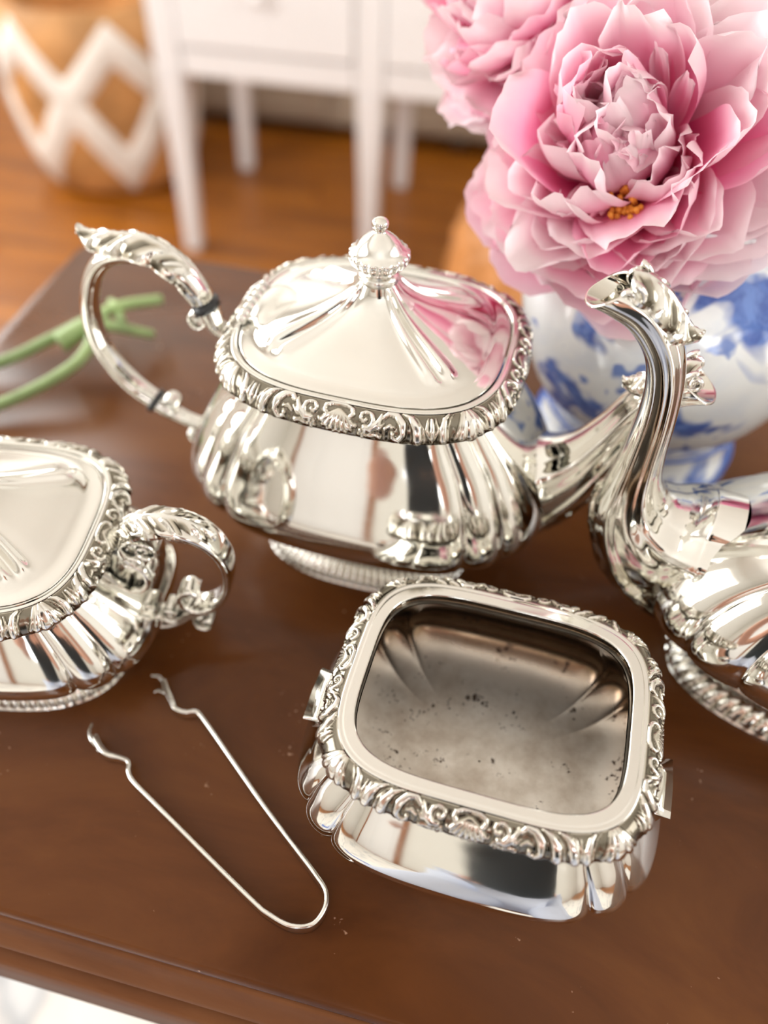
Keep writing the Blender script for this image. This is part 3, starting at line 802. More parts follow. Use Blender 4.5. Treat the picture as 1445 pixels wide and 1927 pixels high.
# handle
HP = [(-.0712, .1120), (-.0735, .1172), (-.0790, .1240), (-.0870, .1285), (-.0975, .1292), (-.1085, .1255), (-.1170, .1170), (-.1225, .1050), (-.1248, .0920), (-.1238, .0790), (-.1190, .0680), (-.1115, .0590), (-.1035, .0530)]
hd = strap_part('handle', HP, [.0052, .0056, .0062, .0066, .0066, .0062, .0058, .0056, .0056, .0056, .0056, .0054, .0050], [.0042, .0044, .0046, .0046, .0044, .0040, .0036, .0034, .0034, .0034, .0036, .0038, .0040], tp, n=90)
leaf_part('handle_leaf', [(-.0700, .1155), (-.0745, .1238), (-.0825, .1312), (-.0930, .1348), (-.1040, .1342), (-.1140, .1330), (-.1205, .1345)], [.0058, .0072, .0080, .0082, .0076, .0058, .0012], .0014, [(.75, .66), (.6, .8), (.35, .94), (.05, 1), (-.15, 1), (-.1, 1), (.1, 1)], hd, 5, arch=.55)
def ring_at(name, p0, p1, r, parent, m_, flat=1.25):
    b = MB(); b.tube([(p0[0], 0, p0[1]), (p1[0], 0, p1[1])], r, 28, True, flat, (0, 1, 0)); return b.build(name, m_, parent)
ring_at('insulator', (-.0700, .1092), (-.0708, .1118), .0053, tp, M['black']); ring_at('insulator', (-.1018, .0520), (-.1042, .0537), .0050, tp, M['black'])
so = strap_part('handle_socket', [(-.0700, .1096), (-.0692, .1060), (-.0676, .1020), (-.0640, .0990), (-.0590, .0960), (-.0555, .0935)], [.0052, .0048, .0042, .0040, .0038, .0036], [.0048, .0046, .0040, .0032, .0030, .0030], tp, n=40, m_=M['relief'])
volute_part('scroll', (-.0738, .1035), .0042, 1.4, PI * .25, 1, .0046, so)
volute_part('scroll', (-.0630, .0930), .0036, 1.3, PI * .6, -1, .0040, so)
so = strap_part('handle_socket', [(-.1022, .0523), (-.0980, .0496), (-.0930, .0470), (-.0870, .0450), (-.0790, .0440), (-.0690, .0440)], [.0050, .0048, .0040, .0038, .0036, .0034], [.0044, .0042, .0034, .0030, .0030, .0030], tp, n=40, m_=M['relief'])
volute_part('scroll', (-.0955, .0545), .0040, 1.3, -PI * .6, 1, .0042, so)
volute_part('scroll', (-.0860, .0385), .0038, 1.3, PI * .5, -1, .0042, so)
# spout
_, P_, t_, up_, D_, W_ = spout_part('spout', [(.0560, .0520), (.0690, .0555), (.0790, .0620), (.0875, .0725), (.0950, .0880), (.1012, .1030), (.1070, .1115), (.1150, .1168), (.1245, .1182)], [.0300, .0245, .0175, .0118, .0088, .0074, .0068, .0066, .0050], [.024, .0195, .0150, .0118, .0098, .0086, .0084, .0094, .0094], tp, 1, open_len=.16)
sp = bpy.data.objects['spout']
leaf_part('spout_leaf', [(.1160, .1245), (.1120, .1240), (.1065, .1205), (.1015, .1160), (.0965, .1130), (.0925, .1120)], [.0072, .0080, .0076, .0064, .0050, .0010], .0016, [(.1, 1), (-.3, 1), (-.6, .8), (-.75, .7), (-.6, .8), (-.3, 1)], sp, 3)
for yy in (-.0062, .0062):
    v = volute_part('spout_scroll', (.1155, .1218), .0034, 1.4, PI * .5, 1, .0014, sp); v.location = (0, yy, 0)

# ------------------------------------------------------------------ coffeepot (its body runs out of the frame at the right)
cp = table_thing('coffeepot', 'tall silver coffeepot at the right edge with a long fluted spout', 'coffeepot', 0.2103, 0.1735, -0.33)
lv = [(.0245, .056, .0270, 2.6, 0), (.0270, .070, .0330, 2.7, .0008), (.0315, .089, .0420, 2.8, .0022), (.0370, .1005, .0490, 2.9, .0034), (.0435, .1070, .0535, 2.9, .0042), (.0500, .1092, .0556, 2.9, .0044), (.0570, .1080, .0550, 2.9, .0042), (.0660, .1040, .0518, 2.85, .0038), (.0750, .0970, .0474, 2.8, .0034), (.0840, .0860, .0430, 2.8, .0030), (.0930, .0730, .0390, 2.8, .0026), (.1030, .0610, .0362, 2.8, .0022), (.1180, .0510, .0345, 2.85, .0018), (.1400, .0440, .0340, 2.9, .0012), (.1640, .0430, .0340, 3, .0005)]
b = MB(); b.grid(body_grid(smooth_levels(lv, 74), 640, .10, .062, 2.8), True, True, False); b.build('body', M['silver'], cp)
foot_part('foot', .0900, .0370, 2.6, .0262, cp, .056, .0270)
phi = ring_phi(.0385, .0300, 3, 320)
b = MB(); b.grid(np.array(flat_rim(b, .0389, .0304, 3, .042, .0335, 3, .172, .006, phi)), True, flip=True); b.build('rim', M['silver'], cp)
relief_border('rim_border', .042, .0335, 3, .1716, .0060, .0100, cp, nq=120, nt=14)
ld = dome_lid('lid', .0385, .0300, 3, .172, .019, cp, N=240); finial(ld, .1905)
spout_part('spout', [(-.0860, .0560), (-.1000, .0565), (-.1110, .0600), (-.1190, .0665), (-.1240, .0750), (-.1258, .0860), (-.1260, .1000), (-.1262, .1190), (-.1278, .1335), (-.1318, .1450), (-.1395, .1545), (-.1490, .1590), (-.1585, .1600)], [.0300, .0290, .0250, .0195, .0142, .0098, .0076, .0065, .0062, .0062, .0066, .0062, .0044], [.0250, .0240, .0215, .0180, .0145, .0118, .0098, .0090, .0088, .0088, .0090, .0096, .0096], cp, 1, n=170, open_len=.105, leaf_end=.40)
sp = [c for c in cp.children if c.name.startswith('spout')][0]
leaf_part('spout_leaf', [(-.1462, .1655), (-.1415, .1652), (-.1355, .1618), (-.1302, .1565), (-.1262, .1522), (-.1215, .1505)], [.0074, .0086, .0084, .0076, .0062, .0010], .0015, [(-.1, 1), (.3, 1), (.6, .8), (.75, .7), (.6, .8), (.3, 1)], sp, 3)
for yy in (-.0066, .0066):
    v = volute_part('spout_scroll', (-.1452, .1622), .0040, 1.4, PI * .5, -1, .0016, sp); v.location = (0, yy, 0)
for s_ in (-1, 1):
    v = volute_part('spout_base_scroll', (-.0950, .0570), .0052, 1.4, PI * .3, -1, .0016, sp, rad=.0013); v.location = (0, s_ * .0232, 0)
# handle on the far side
strap_part('handle', [(.042, .145), (.062, .158), (.090, .162), (.116, .148), (.128, .120), (.128, .095), (.118, .072), (.102, .062)], [.006] * 8, [.0042] * 8, cp, n=60)

# ------------------------------------------------------------------ sugar bowl (left, with lid)
sg = table_thing('sugar_bowl', 'lidded silver sugar bowl with a leaf-topped loop handle, at the left edge', 'sugar bowl', -0.1530, 0.1940, -0.06)
lv = [(.0125, .036, .028, 2.8, 0), (.0150, .046, .034, 2.9, .0008), (.0185, .057, .0405, 3.0, .002), (.0230, .0650, .0455, 3.0, .003), (.0285, .0688, .0485, 3.0, .0036), (.0330, .0690, .0488, 3.0, .0036), (.0380, .0670, .0474, 3.0, .0032), (.0440, .0628, .0448, 3.05, .0026), (.0510, .0572, .0414, 3.1, .0022), (.0570, .0520, .0384, 3.2, .0016), (.0620, .0490, .0370, 3.3, .0010), (.068, .0485, .0368, 3.3, .0003)]
b = MB(); b.grid(body_grid(smooth_levels(lv, 60), 640, .068, .048, 3.0), True, True, False); b.build('body', M['silver'], sg)
foot_part('foot', .0520, .0385, 2.8, .0138, sg, .036, .028)
SA, SB, SN, ZS = .0470, .0386, 3.4, .0715
phi = ring_phi(SA, SB, SN, 480)
b = MB(); b.grid(np.array(flat_rim(b, SA + .0004, SB + .0004, SN, .0495, .0410, 3.4, ZS, .005, phi)), True, flip=True); b.build('rim', M['silver'], sg)
relief_border('rim_border', .0495, .0410, 3.4, ZS - .0004, .0060, .0072, sg, amp=.0010)
ld = dome_lid('lid', SA, SB, SN, ZS, .0200, sg); finial(ld, ZS + .0195)
def sugar_handle(sg, sx):
    A = lambda L: [(sx * x, z) for x, z in L]
    h = strap_part('handle', A([(.0600, .0700), (.0640, .0755), (.0720, .0790), (.0820, .0785), (.0905, .0735), (.0955, .0640), (.0962, .0530), (.0935, .0420), (.0880, .0340), (.0815, .0310), (.0765, .0335), (.0760, .0395), (.0795, .0425), (.0825, .0405)]), [.0058, .0062, .0066, .0066, .0062, .0058, .0056, .0055, .0054, .0052, .0050, .0048, .0046, .0044], [.0016] * 8 + [.0014] * 6, sg, n=110, round_=False)
    leaf_part('handle_leaf', A([(.0600, .0740), (.0660, .0790), (.0740, .0812), (.0820, .0802), (.0890, .0762), (.0925, .0720)]), [.0060, .0074, .0076, .0070, .0056, .0020], .0015, A([(-.5, .9), (-.3, 1), (0, 1), (.3, 1), (.55, .8), (.7, .7)]), h, 4, arch=.3)
    br = strap_part('upper_bracket', A([(.0600, .0710), (.0580, .0650), (.0600, .0590), (.0650, .0540), (.0655, .0480), (.0615, .0430), (.0560, .0410)]), [.0056, .0050, .0050, .0056, .0066, .0072, .0070], [.0014, .0016, .0018, .0020, .0022, .0020, .0018], sg, n=50, m_=M['relief'])
    volute_part('scroll', (sx * .0668, .0655), .0052, 1.6, PI * .9 if sx > 0 else PI * .1, -sx, .0052, br)
    volute_part('scroll', (sx * .0610, .0585), .0040, 1.5, -PI * .2 if sx > 0 else PI * 1.2, sx, .0056, br)
    lb = strap_part('lower_bracket', A([(.0600, .0200), (.0665, .0190), (.0730, .0215), (.0790, .0270), (.0850, .0310), (.0890, .0330)]), [.0060, .0056, .0048, .0046, .0050, .0030], [.0030, .0030, .0026, .0024, .0022, .0014], sg, n=40, m_=M['relief'])
    volute_part('scroll', (sx * .0835, .0225), .0046, 1.4, PI * .5, sx, .0050, lb)
    volute_part('scroll', (sx * .0700, .0265), .0036, 1.3, -PI * .4, -sx, .0050, lb)
sugar_handle(sg, 1); sugar_handle(sg, -1)

# ------------------------------------------------------------------ open bowl in front
wbw = table_thing('open_bowl', 'open silver bowl with a tarnished spotted inside, nearest to the table front', 'bowl', 0.0388, 0.1350, -0.2404)
OA, OB, ON, ZO = .0425, .0338, 4.1, .0650
lv = [(.0125, .038, .031, 3.0, 0), (.0150, .046, .0365, 3.1, .0008), (.0185, .0545, .0450, 3.2, .002), (.0225, .0600, .0508, 3.2, .0028), (.0265, .0622, .0532, 3.2, .0034), (.0300, .0622, .0534, 3.2, .0034), (.0345, .0602, .0518, 3.2, .0030), (.0400, .0570, .0488, 3.3, .0024), (.0455, .0532, .0452, 3.4, .0018), (.0505, .0500, .0418, 3.5, .0012), (.0550, .0480, .0398, 3.6, .0006), (.060, .0475, .0394, 3.7, .0002)]
b = MB(); b.grid(body_grid(smooth_levels(lv, 60), 640, .063, .053, 3.2), True, True, False); b.build('body', M['silver'], wbw)
foot_part('foot', .0460, .0380, 3.0, .0138, wbw, .038, .031)
inn = [(ZO - .0046, OA - .0002, OB - .0002, ON, 0), (.0585, .0434, .0347, 3.9, .0003), (.0550, .0452, .0366, 3.7, .0008), (.0500, .0480, .0396, 3.5, .0018), (.0440, .0520, .0438, 3.3, .0028), (.0380, .0556, .0474, 3.2, .0036), (.0310, .0584, .0500, 3.2, .0042), (.0255, .0570, .0486, 3.1, .0042), (.0205, .0510, .0430, 3.0, .0034), (.0178, .0420, .0345, 2.8, .0018), (.0166, .0270, .0220, 2.5, .0004), (.0162, .0100, .0080, 2.2, 0), (.0162, .0004, .0004, 2, 0)]
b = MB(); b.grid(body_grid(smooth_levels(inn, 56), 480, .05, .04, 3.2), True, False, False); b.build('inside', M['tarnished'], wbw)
phi = ring_phi(OA, OB, ON, 480)
b = MB(); b.grid(np.array(flat_rim(b, OA, OB, ON, .0478, .0391, 4.0, ZO, .005, phi)), True, flip=True); b.build('rim', M['silver'], wbw)
relief_border('rim_border', .0478, .0391, 4.0, ZO - .0004, .0062, .0074, wbw, amp=.0010)
for s_ in (-1, 1):
    b = MB(); G = []
    for z, x, hw, th in ((.0270, .0594, .0095, .0008), (.032, .0596, .0092, .0012), (.036, .0590, .0088, .0014), (.040, .0596, .0090, .0014), (.0425, .0608, .0098, .0012), (.0435, .0615, .0104, .0004)):
        row = []
        for v in np.linspace(-1, 1, 15): row.append((s_ * (x + th * (1 - abs(v) ** 1.5)), v * hw - .005, z))
        for v in np.linspace(1, -1, 15): row.append((s_ * (x - .0060 - .0030 * (z > .035)), v * hw * .95 - .005, z))
        G.append(row)
    b.grid(np.array(G), True, True, True, flip=s_ > 0); b.build('side_lug', M['silver'], wbw)

# ------------------------------------------------------------------ sugar tongs
tg_loc = (-0.045, 0.115, TZ)
tg = thing('sugar_tongs', 'thin bow-shaped silver sugar tongs lying open beside the open bowl', 'tongs', tg_loc)
TP = [(-.0860, .1690), (-.0838, .1648), (-.0806, .1600), (-.0785, .1566), (-.0742, .1552), (-.0702, .1556), (-.0660, .1518), (-.0520, .1350), (-.0386, .1190), (-.0270, .1060), (-.0180, .0960), (-.0140, .0905), (-.0142, .0850), (-.0180, .0800), (-.0250, .0795), (-.0330, .0830), (-.0377, .0862), (-.0500, .0958), (-.0640, .1070), (-.0790, .1190), (-.0878, .1262), (-.0905, .1300), (-.0915, .1338), (-.0955, .1356), (-.1000, .1366), (-.1035, .1392), (-.1070, .1440)]
P = cr([(x - tg_loc[0], y - tg_loc[1]) for x, y in TP], 190); _, t2, n2 = frame2(P); G = []
for i in range(190):
    s = abs(i / 189 * 2 - 1); hz = .0009 + .0018 * (1 - s) ** .6 ; th = .00080 + .0004 * sstep(.72, .9, s); hz = hz + .0007 + .0004 * sstep(.78, .85, s); zc = .0036
    G.append([(P[i][0] + n2[i][0] * th * c, P[i][1] + n2[i][1] * th * c, zc + hz * q) for c, q in ((-1, -.8), (-.7, -1), (.7, -1), (1, -.8), (1, .8), (.7, 1), (-.7, 1), (-1, .8))])
b = MB(); b.grid(np.array(G), True, True, True); b.build('bow', M['relief'], tg, smooth=True)
def claw(pts, r):
    b = MB(); Q = cr([(x - tg_loc[0], y - tg_loc[1], z) for x, y, z in pts], 24); b.tube([tuple(q) for q in Q], [r * (1 - .45 * k / 23) for k in range(24)], 10); b.build('claw', M['relief'], tg)
claw([(-.0838, .1648, .0036), (-.0852, .1678, .0045), (-.0880, .1706, .0048), (-.0916, .1716, .0040)], .0010)
claw([(-.0830, .1636, .0036), (-.0850, .1650, .0024), (-.0880, .1660, .0020), (-.0894, .1654, .0016)], .0009)
claw([(-.1035, .1392, .0036), (-.1075, .1420, .0046), (-.1094, .1456, .0048), (-.1096, .1492, .0040)], .0010)
claw([(-.1010, .1374, .0036), (-.1045, .1392, .0024), (-.1062, .1420, .0019), (-.1060, .1440, .0014)], .0009)
# engraved relief on the outer arm
b = MB()
for k in range(34):
    i = 112 + k; p = P[i] + n2[i] * (-.0005); b.tube([(p[0], p[1], .0022), (p[0] + t2[i][0] * .0008, p[1] + t2[i][1] * .0008, .0050)], .00028, 5)
b.build('engraving', M['relief'], tg)['kind'] = 'stuff'

# ------------------------------------------------------------------ vase and peonies
vs = table_thing('vase', 'blue and white porcelain footed vase with pink peonies', 'vase', 0.131, 0.335, 0.4)
pr = [(.0, .004), (.040, .002), (.0500, .0), (.0525, .002), (.0520, .006), (.0490, .012), (.0478, .020), (.0490, .027), (.0530, .035), (.0600, .047), (.0660, .062), (.0700, .078), (.0715, .092), (.0700, .105), (.0640, .116), (.0560, .124), (.0500, .130), (.0490, .136), (.0520, .142), (.0535, .144), (.0520, .1455), (.0480, .141), (.0450, .134), (.0500, .122), (.0600, .105), (.0610, .085), (.0500, .055), (.030, .035), (.0, .032)]
b = MB(); b.lathe([(max(0, r), max(0, z)) for r, z in cr(pr, 110)], 96); b.build('body', M['porcelain'], vs)
b = MB()
for z, r in ((.0072, .0520), (.0268, .0495)): b.tube([(r * math.cos(a), r * math.sin(a), z) for a in np.linspace(0, 2 * PI, 97)], .0007, 6)
b.build('foot_band', simple('cobalt_band', (0.08, 0.16, 0.5), 0.15), vs)

def petal_mesh(L, W, a0, a1, cup, ruf, seed, nu=11, nv=12, notch=.05, narrow=.30):
    """petal from a base at the origin; +Z = flower axis, grows towards +X; a0/a1 angle from the axis at base and tip"""
    r = random.Random(seed); G = []; A = []
    # centre line
    x = z = 0.0; C = []
    for j in range(nv + 1):
        t = j / nv; a = a0 + (a1 - a0) * t ** 1.2; C.append((x, z, a)); x += math.sin(a) * L / nv; z += math.cos(a) * L / nv
    ph = [r.uniform(0, 6.28) for _ in range(6)]; side = r.uniform(-.35, .35)
    for j in range(nv + 1):
        t = j / nv; row = []; ar = []
        w_ = W * (narrow * (1 - t) ** 1.5 + math.sin(PI * min(1, .05 + .66 * t ** .85)) ** .8 * 1.0) 
        w_ *= (1 - .10 * sstep(.85, 1, t))
        for i in range(nu):
            u = -1 + 2 * i / (nu - 1)
            jag = 1 - notch * (.5 + .5 * math.sin(3.2 * u + ph[0])) * (abs(u) ** .7 * .8 + .35) - .13 * abs(u) ** 3 + .018 * math.sin(9 * u + ph[1])
            tt = t * (1 + (jag - 1) * t ** 2)
            f = min(max(tt, 0), 1) * nv; k = min(int(f), nv - 1); q = f - k
            cx = C[k][0] * (1 - q) + C[k + 1][0] * q; cz = C[k][1] * (1 - q) + C[k + 1][1] * q; ca = C[k][2] * (1 - q) + C[k + 1][2] * q
            nxx, nzz = -math.cos(ca), math.sin(ca)            # towards the axis
            y = u * w_ * (1 - .16 * cup * abs(u))
            off = cup * W * .62 * u * u * (.3 + .7 * math.sin(PI * min(1, t * .75 + .1))) 
            off += ruf * t ** 1.6 * (math.sin(3.8 * u + ph[2]) * .7 + math.sin(8.5 * u + ph[3] + 3 * t) * .33) * (.3 + .7 * abs(u))
            off += ruf * .7 * t * math.sin(5 * t + ph[4])
            y += side * L * .25 * t * t
            row.append((cx + nxx * off, y, cz + nzz * off)); ar.append(min(1, max(0, t * .86 + .12 * abs(u) + .02)))
        G.append(row); A.append(ar)
    b = MB(); b.grid(np.array(G), False)
    me = bpy.data.meshes.new('petal'); V = np.concatenate(b.v); me.from_pydata(V.tolist(), [], b.f)
    me.polygons.foreach_set('use_smooth', np.ones(len(b.f), bool))
    at = me.attributes.new('along', 'FLOAT', 'POINT'); at.data.foreach_set('value', np.array(A, np.float32).ravel()); me.update()
    return me
PL = {}   # petal shapes by layer
def layer_meshes(key, m_, *args, n=3):
    out = []
    for k in range(n):
        L, W, a0, a1, cup, ruf = args
        q = random.Random(hash((key, k)) % 9999 if False else sum(map(ord, key)) * 7 + k)
        me = petal_mesh(L * q.uniform(.9, 1.08), W * q.uniform(.85, 1.15), a0 + q.uniform(-.08, .08), a1 + q.uniform(-.14, .14), cup * q.uniform(.8, 1.2), ruf * q.uniform(.8, 1.25), sum(map(ord, key)) * 13 + k * 5)
        me.materials.append(m_); out.append(me)
    PL[key] = out
D2 = math.radians
for sfx, m_ in (('', M['petal']), ('_hot', M['petal_hot'])):
    layer_meshes('guard' + sfx, m_, .073, .031, D2(100), D2(66), .5, .0045)
    layer_meshes('outer' + sfx, m_, .062, .025, D2(84), D2(42), .55, .0052)
    layer_meshes('mid' + sfx, m_, .060, .0195, D2(68), D2(20), .6, .0056, n=4)
    layer_meshes('inner' + sfx, m_, .056, .0150, D2(48), D2(-8), .65, .0056, n=4)
    layer_meshes('heart' + sfx, m_, .052, .0115, D2(28), D2(-40), .7, .0052, n=4)
    layer_meshes('tuft' + sfx, m_, .046, .0050, D2(44), D2(4), .5, .0030, n=3)
def peony(label, c, axis, seed, scale=1.0, hot=False, layers=None, group=None, stamens=False, stem_to=None):
    """c = heart of the flower (where the petals spring), axis = direction it faces"""
    r = random.Random(seed); sfx = '_hot' if hot else ''
    t = bpy.data.objects.new('peony', None); COL.objects.link(t)
    t.location = c; q = Vector(axis).normalized().to_track_quat('Z', 'Y'); t.rotation_euler = q.to_euler(); t.scale = (scale,) * 3
    tag(t, label, 'flower', group or 'pink peonies in the blue and white vase')
    for key, num, zoff, rr, jit in (layers or (('guard', 9, -.004, .004, .10), ('outer', 14, -.001, .005, .16), ('outer', 13, .001, .005, .2), ('mid', 17, .002, .006, .22), ('mid', 14, .004, .005, .25), ('tuft', 12, .004, .006, .3), ('inner', 16, .005, .005, .28), ('heart', 18, .006, .005, .3), ('heart', 14, .007, .003, .4))):
        off = r.uniform(0, 6.28)
        for k in range(num):
            a = off + 2 * PI * k / num + r.uniform(-.5, .5) * 2 * PI / num
            o = bpy.data.objects.new('petal', r.choice(PL[key + sfx])); COL.objects.link(o); o.parent = t
            o.location = (rr * math.cos(a), rr * math.sin(a), zoff + r.uniform(-.002, .002))
            o.rotation_euler = (r.uniform(-jit, jit), r.uniform(-jit, jit) * .8, a)
            s = r.uniform(.88, 1.1); o.scale = (s, s, s)
    b = MB(); b.lathe([(.0, -.014), (.007, -.010), (.010, -.004), (.009, .003), (.0, .006)], 14); b.build('receptacle', M['leafgreen'], t)
    if stamens:
        b = MB()
        for k in range(26):
            a, d = r.uniform(0, 6.28), r.uniform(.3, 1) * .007; p = Vector(stamens) + Vector((d * math.cos(a), d * math.sin(a), 0))
            b.tube([p, p + Vector((0, 0, .012 + r.uniform(0, .004)))], [.0005, .0011], 6)
        b.build('stamens', M['stamen'], t)['kind'] = 'stuff'
    if stem_to:
        inv = (Matrix.LocRotScale(t.location, t.rotation_euler, t.scale)).inverted()
        p0 = Vector((0, 0, -.012)); p3 = inv @ Vector(stem_to); p1 = p0 + Vector((0, 0, -.02)); 
        Q = [p0.lerp(p1, k / 8) * (1 - k / 8) + (p1.lerp(p3, k / 8)) * (k / 8) for k in range(9)]
        b = MB(); b.tube(Q, .0028, 8); b.build('stem', M['stem'], t)
    return t
peony('large pale pink peony in full bloom filling the upper right, facing the camera', (0.094, 0.325, TZ + 0.151), (-.40, -.64, .66), 3, 0.97, group=None, stamens=(.010, -.022, .018), stem_to=(0.128, 0.338, TZ + 0.06))
peony('pale pink peony half hidden behind the left side of the largest peony', (0.062, 0.392, TZ + 0.178), (-.6, -.3, .65), 8, 0.85, stem_to=(0.126, 0.342, TZ + 0.06))
peony('deep pink peony cut by the right edge of the picture behind the largest peony', (0.176, 0.345, TZ + 0.178), (-.05, -.72, .66), 12, 0.92, hot=True, stem_to=(0.136, 0.338, TZ + 0.06))

# ------------------------------------------------------------------ cut green stems behind the teapot handle
cs_ = table_thing('cut_stem', 'cut green peony stem with side shoots lying on the table behind the teapot handle', 'stem', -0.175, 0.385, 0)
def gs(name, pts, r, m_=None):
    b = MB(); Q = cr([(x + .175, y - .385, z) for x, y, z in pts], 24); b.tube([tuple(q) for q in Q], [r[0] + (r[1] - r[0]) * k / 23 for k in range(24)], 12); b.build(name, m_ or M['stem'], cs_)
gs('stem', [(-.262, .348, .0040), (-.2207, .364, .006), (-.196, .382, .010), (-.176, .398, .014), (-.160, .410, .016), (-.1400, .424, .012)], (.0034, .0032))
gs('side_shoot', [(-.268, .292, .0035), (-.2085, .3285, .006), (-.176, .352, .013), (-.168, .372, .016), (-.174, .394, .0145)], (.0032, .0034))
gs('side_shoot', [(-.174, .394, .0145), (-.160, .392, .014), (-.148, .394, .010), (-.1400, .397, .006)], (.0034, .0026))
gs('node', [(-.188, .378, .011), (-.176, .389, .015), (-.166, .399, .016)], (.0062, .0040))
gs('side_shoot', [(-.171, .424, .0090), (-.164, .412, .0130), (-.157, .397, .0130)], (.0022, .0028))

# ------------------------------------------------------------------ what stands behind the camera and shows in the silver: a door added for its reflections, and the photographer
b = MB(); b.box(-1.50, -0.62, YF, YF + 0.03, 0.0, 2.05, 0.004)
dr = b.build('added_door_1', M['white']); dr.rotation_euler = (0, 0, RHO); dr['kind'] = 'structure'
for z0, z1 in ((0.15, 0.85), (1.0, 1.9)):
    for x0, x1 in ((-1.42, -1.09), (-1.03, -0.70)):
        b = MB(); b.box(x0, x1, YF + 0.026, YF + 0.042, z0, z1, 0.008); b.build('panel', M['white'], dr)
b = MB(); b.box(-1.58, -1.50, YF, YF + .045, 0, 2.12, .004); b.box(-0.62, -0.54, YF, YF + .045, 0, 2.12, .004); b.box(-1.50, -0.62, YF, YF + .045, 2.05, 2.12, .004); b.build('frame', M['brownwood'], dr)
b = MB(); b.lathe([(0.012, 0), (0.012, .03), (0.026, .04), (0.028, .055), (0.018, .068), (0.0, .07)], 18); k_ = b.build('door_handle', M['silver'], dr); k_.location = (-0.68, YF + 0.03, 1.0); k_.rotation_euler = (-PI / 2, 0, 0)

skin_m = simple('skin', (0.62, 0.34, 0.24), 0.5); hair_m = simple('brown_hair', (0.10, 0.055, 0.03), 0.5, var=.3, vscale=60)
top_m = simple('black_knit', (0.022, 0.026, 0.028), 0.8); trou_m = simple('pale_denim', (0.55, 0.60, 0.72), 0.8); phone_m = simple('black_phone', (0.02, 0.02, 0.022), 0.25)
def skin_mesh(name, V, Ed, R, m_, parent, root=0):
    me = bpy.data.meshes.new(name); me.from_pydata([tuple(v) for v in V], Ed, []); o = bpy.data.objects.new(name, me); COL.objects.link(o)
    md = o.modifiers.new('skin', 'SKIN'); o.modifiers.new('sub', 'SUBSURF').levels = 2; o.modifiers['sub'].render_levels = 2
    for i, r_ in enumerate(R):
        sv = me.skin_vertices[0].data[i]; sv.radius = r_ if isinstance(r_, tuple) else (r_, r_); sv.use_root = (i == root)
    dg = bpy.context.evaluated_depsgraph_get(); me2 = bpy.data.meshes.new_from_object(o.evaluated_get(dg)); bpy.data.objects.remove(o)
    me2.polygons.foreach_set('use_smooth', np.ones(len(me2.polygons), bool)); me2.name = name
    return link(name, me2, m_, parent)
st = thing('stool', 'brown wooden stool with a round seat under the person photographing the table', 'stool', (.03, -.50, 0.0127))
b = MB(); b.lathe([(0, .425), (.15, .425), (.165, .432), (.165, .445), (.155, .45), (0, .45)], 32); b.build('seat', M['brownwood'], st)
for k in range(4):
    a = PI / 4 + k * PI / 2; b = MB(); b.tube([(.15 * math.cos(a), .15 * math.sin(a), 0.0), (.11 * math.cos(a), .11 * math.sin(a), .43)], [.014, .018], 12); b.build('leg', M['brownwood'], st)
pe = thing('person', 'seated person in a black sleeveless top taking the picture with a phone, mirrored in silver', 'person', (0, 0, 0.0))
V = [(.03, -.50, .555), (.03, -.49, .67), (.03, -.46, .82), (.03, -.43, .94), (.03, -.405, 1.01), (.03, -.37, 1.075), (.03, -.355, 1.145), (.03, -.36, 1.20)]
R = [(.135, .11), (.115, .09), (.125, .095), (.07, .06), .046, (.062, .07), (.072, .085), (.05, .06)]
Ed = [(i, i + 1) for i in range(7)]
for sx in (-1, 1):
    k = len(V); c0 = .03
    V += [(c0 + sx * .15, -.44, .925), (c0 + sx * .20, -.38, .83), (c0 + sx * .215, -.29, .80), (sx * .155, -.19, .90), (sx * .085, -.10, .985), (sx * .062, -.065, 1.000)]
    R += [.056, .046, .038, .034, .024, (.026, .016)]; Ed += [(3, k)] + [(k + i, k + i + 1) for i in range(5)]
    p = k + 5
    for f, (a, ln) in enumerate(((.030, .9), (.012, 1.0), (-.006, .95), (-.022, .78))):
        q = len(V); V += [(sx * .058, -.052, 1.005 + a), (sx * .046, -.026 * ln, 1.003 + a * 1.05), (sx * .030, -.0215, 1.002 + a * 1.05)]; R += [.0095, .0085, .0075]; Ed += [(p, q), (q, q + 1), (q + 1, q + 2)]
    q = len(V); V += [(sx * .050, -.068, 1.03), (sx * .034, -.060, 1.045)]; R += [.011, .009]; Ed += [(p, q), (q, q + 1)]
    k = len(V); V += [(c0 + sx * .095, -.46, .545), (c0 + sx * .115, -.10, .545), (c0 + sx * .115, -.12, .085), (c0 + sx * .125, -.02, .036)]
    R += [.082, .058, .036, (.036, .024)]; Ed += [(0, k), (k, k + 1), (k + 1, k + 2), (k + 2, k + 3)]
skin_mesh('body', V, Ed, R, skin_m, pe)
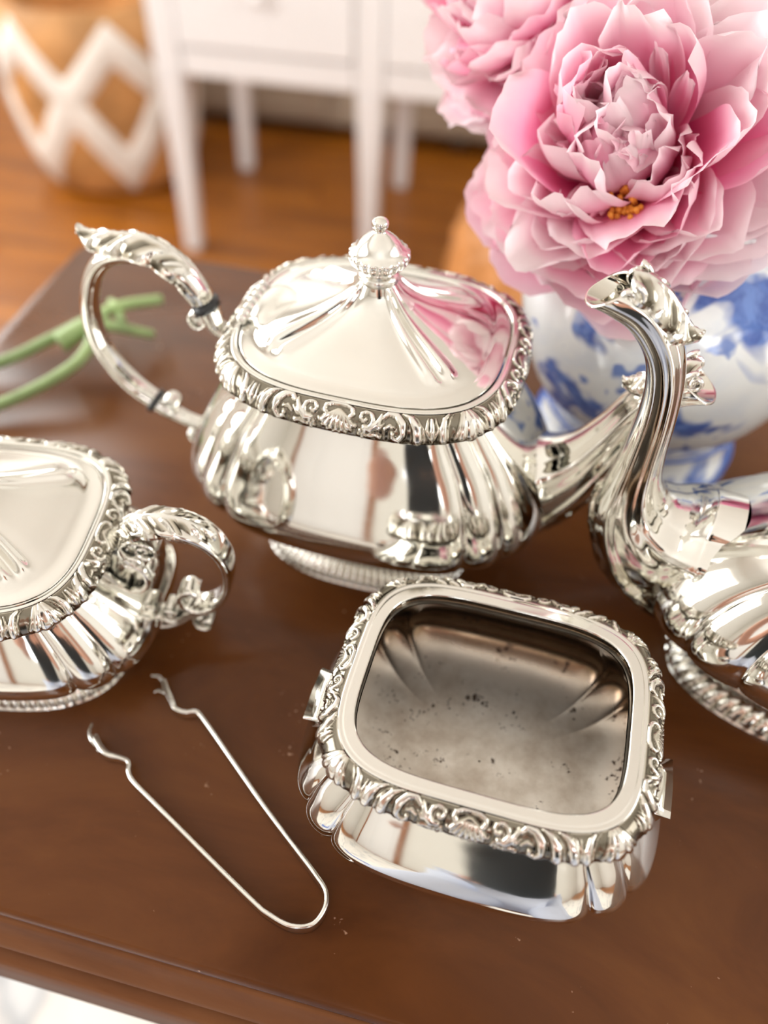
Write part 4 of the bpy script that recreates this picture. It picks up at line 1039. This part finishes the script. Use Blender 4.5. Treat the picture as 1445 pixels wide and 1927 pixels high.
Vt = [(.03, -.50, .55), (.03, -.49, .67), (.03, -.46, .82), (.03, -.435, .915), (-.085, -.44, .93), (.145, -.44, .93)]
skin_mesh('tank_top', Vt, [(0, 1), (1, 2), (2, 3), (3, 4), (3, 5)], [(.14, .115), (.128, .103), (.138, .108), (.085, .075), .056, .056], top_m, pe)
Vl = [(.03, -.50, .560)]; Rl = [(.145, .108)]; El = []
for sx in (-1, 1):
    k = len(Vl); Vl += [(.03 + sx * .095, -.46, .548), (.03 + sx * .115, -.10, .545), (.03 + sx * .115, -.12, .12)]; Rl += [.095, .072, .058]; El += [(0, k), (k, k + 1), (k + 1, k + 2)]
skin_mesh('trousers', Vl, El, Rl, trou_m, pe)
b = MB(); G = []
for i in range(17):
    t = i / 16 * PI * .62; G.append([(.03 + .088 * math.sin(t) * math.cos(a), -.38 + .10 * math.sin(t) * math.sin(a) - .02 * (1 - math.cos(t)), 1.145 + .10 * math.cos(t) - .05 * (math.sin(a) < -.1) * math.sin(t)) for a in np.linspace(0, 2 * PI, 28, endpoint=False)])
b.grid(np.array(G), True, False, True, flip=True); b.build('hair', hair_m, pe)
b = MB(); b.tube([(.03, -.277, 1.135), (.03, -.260, 1.112), (.03, -.277, 1.10)], [.006, .012, .008], 8); b.build('nose', skin_m, pe)
for sx in (-1, 1):
    b = MB(); b.lathe([(0, -.009), (.007, -.006), (.010, 0), (.007, .006), (0, .009)], 12); e_ = b.build('eye', M['black'], pe); e_.location = (.03 + sx * .03, -.281, 1.145)
b = MB(); b.tube([(.008, -.290, 1.082), (.03, -.284, 1.078), (.052, -.290, 1.082)], [.003, .006, .003], 8); b.build('mouth', simple('lips', (.45, .14, .13), .4), pe)
ph = thing('phone', 'black phone held up over the table by the photographer', 'phone', tuple(mw.translation + B0 * 0.014 - up * 0.052), 0)
ph.rotation_euler = mw.to_euler()
b = MB(); b.box(-.036, .036, -.074, .074, -.004, .004, .0035); b.build('case', phone_m, ph)
b = MB(); b.box(-.033, .033, -.070, .070, .0038, .0044); b.build('screen', simple('phone_screen', (.03, .03, .035), .08), ph)
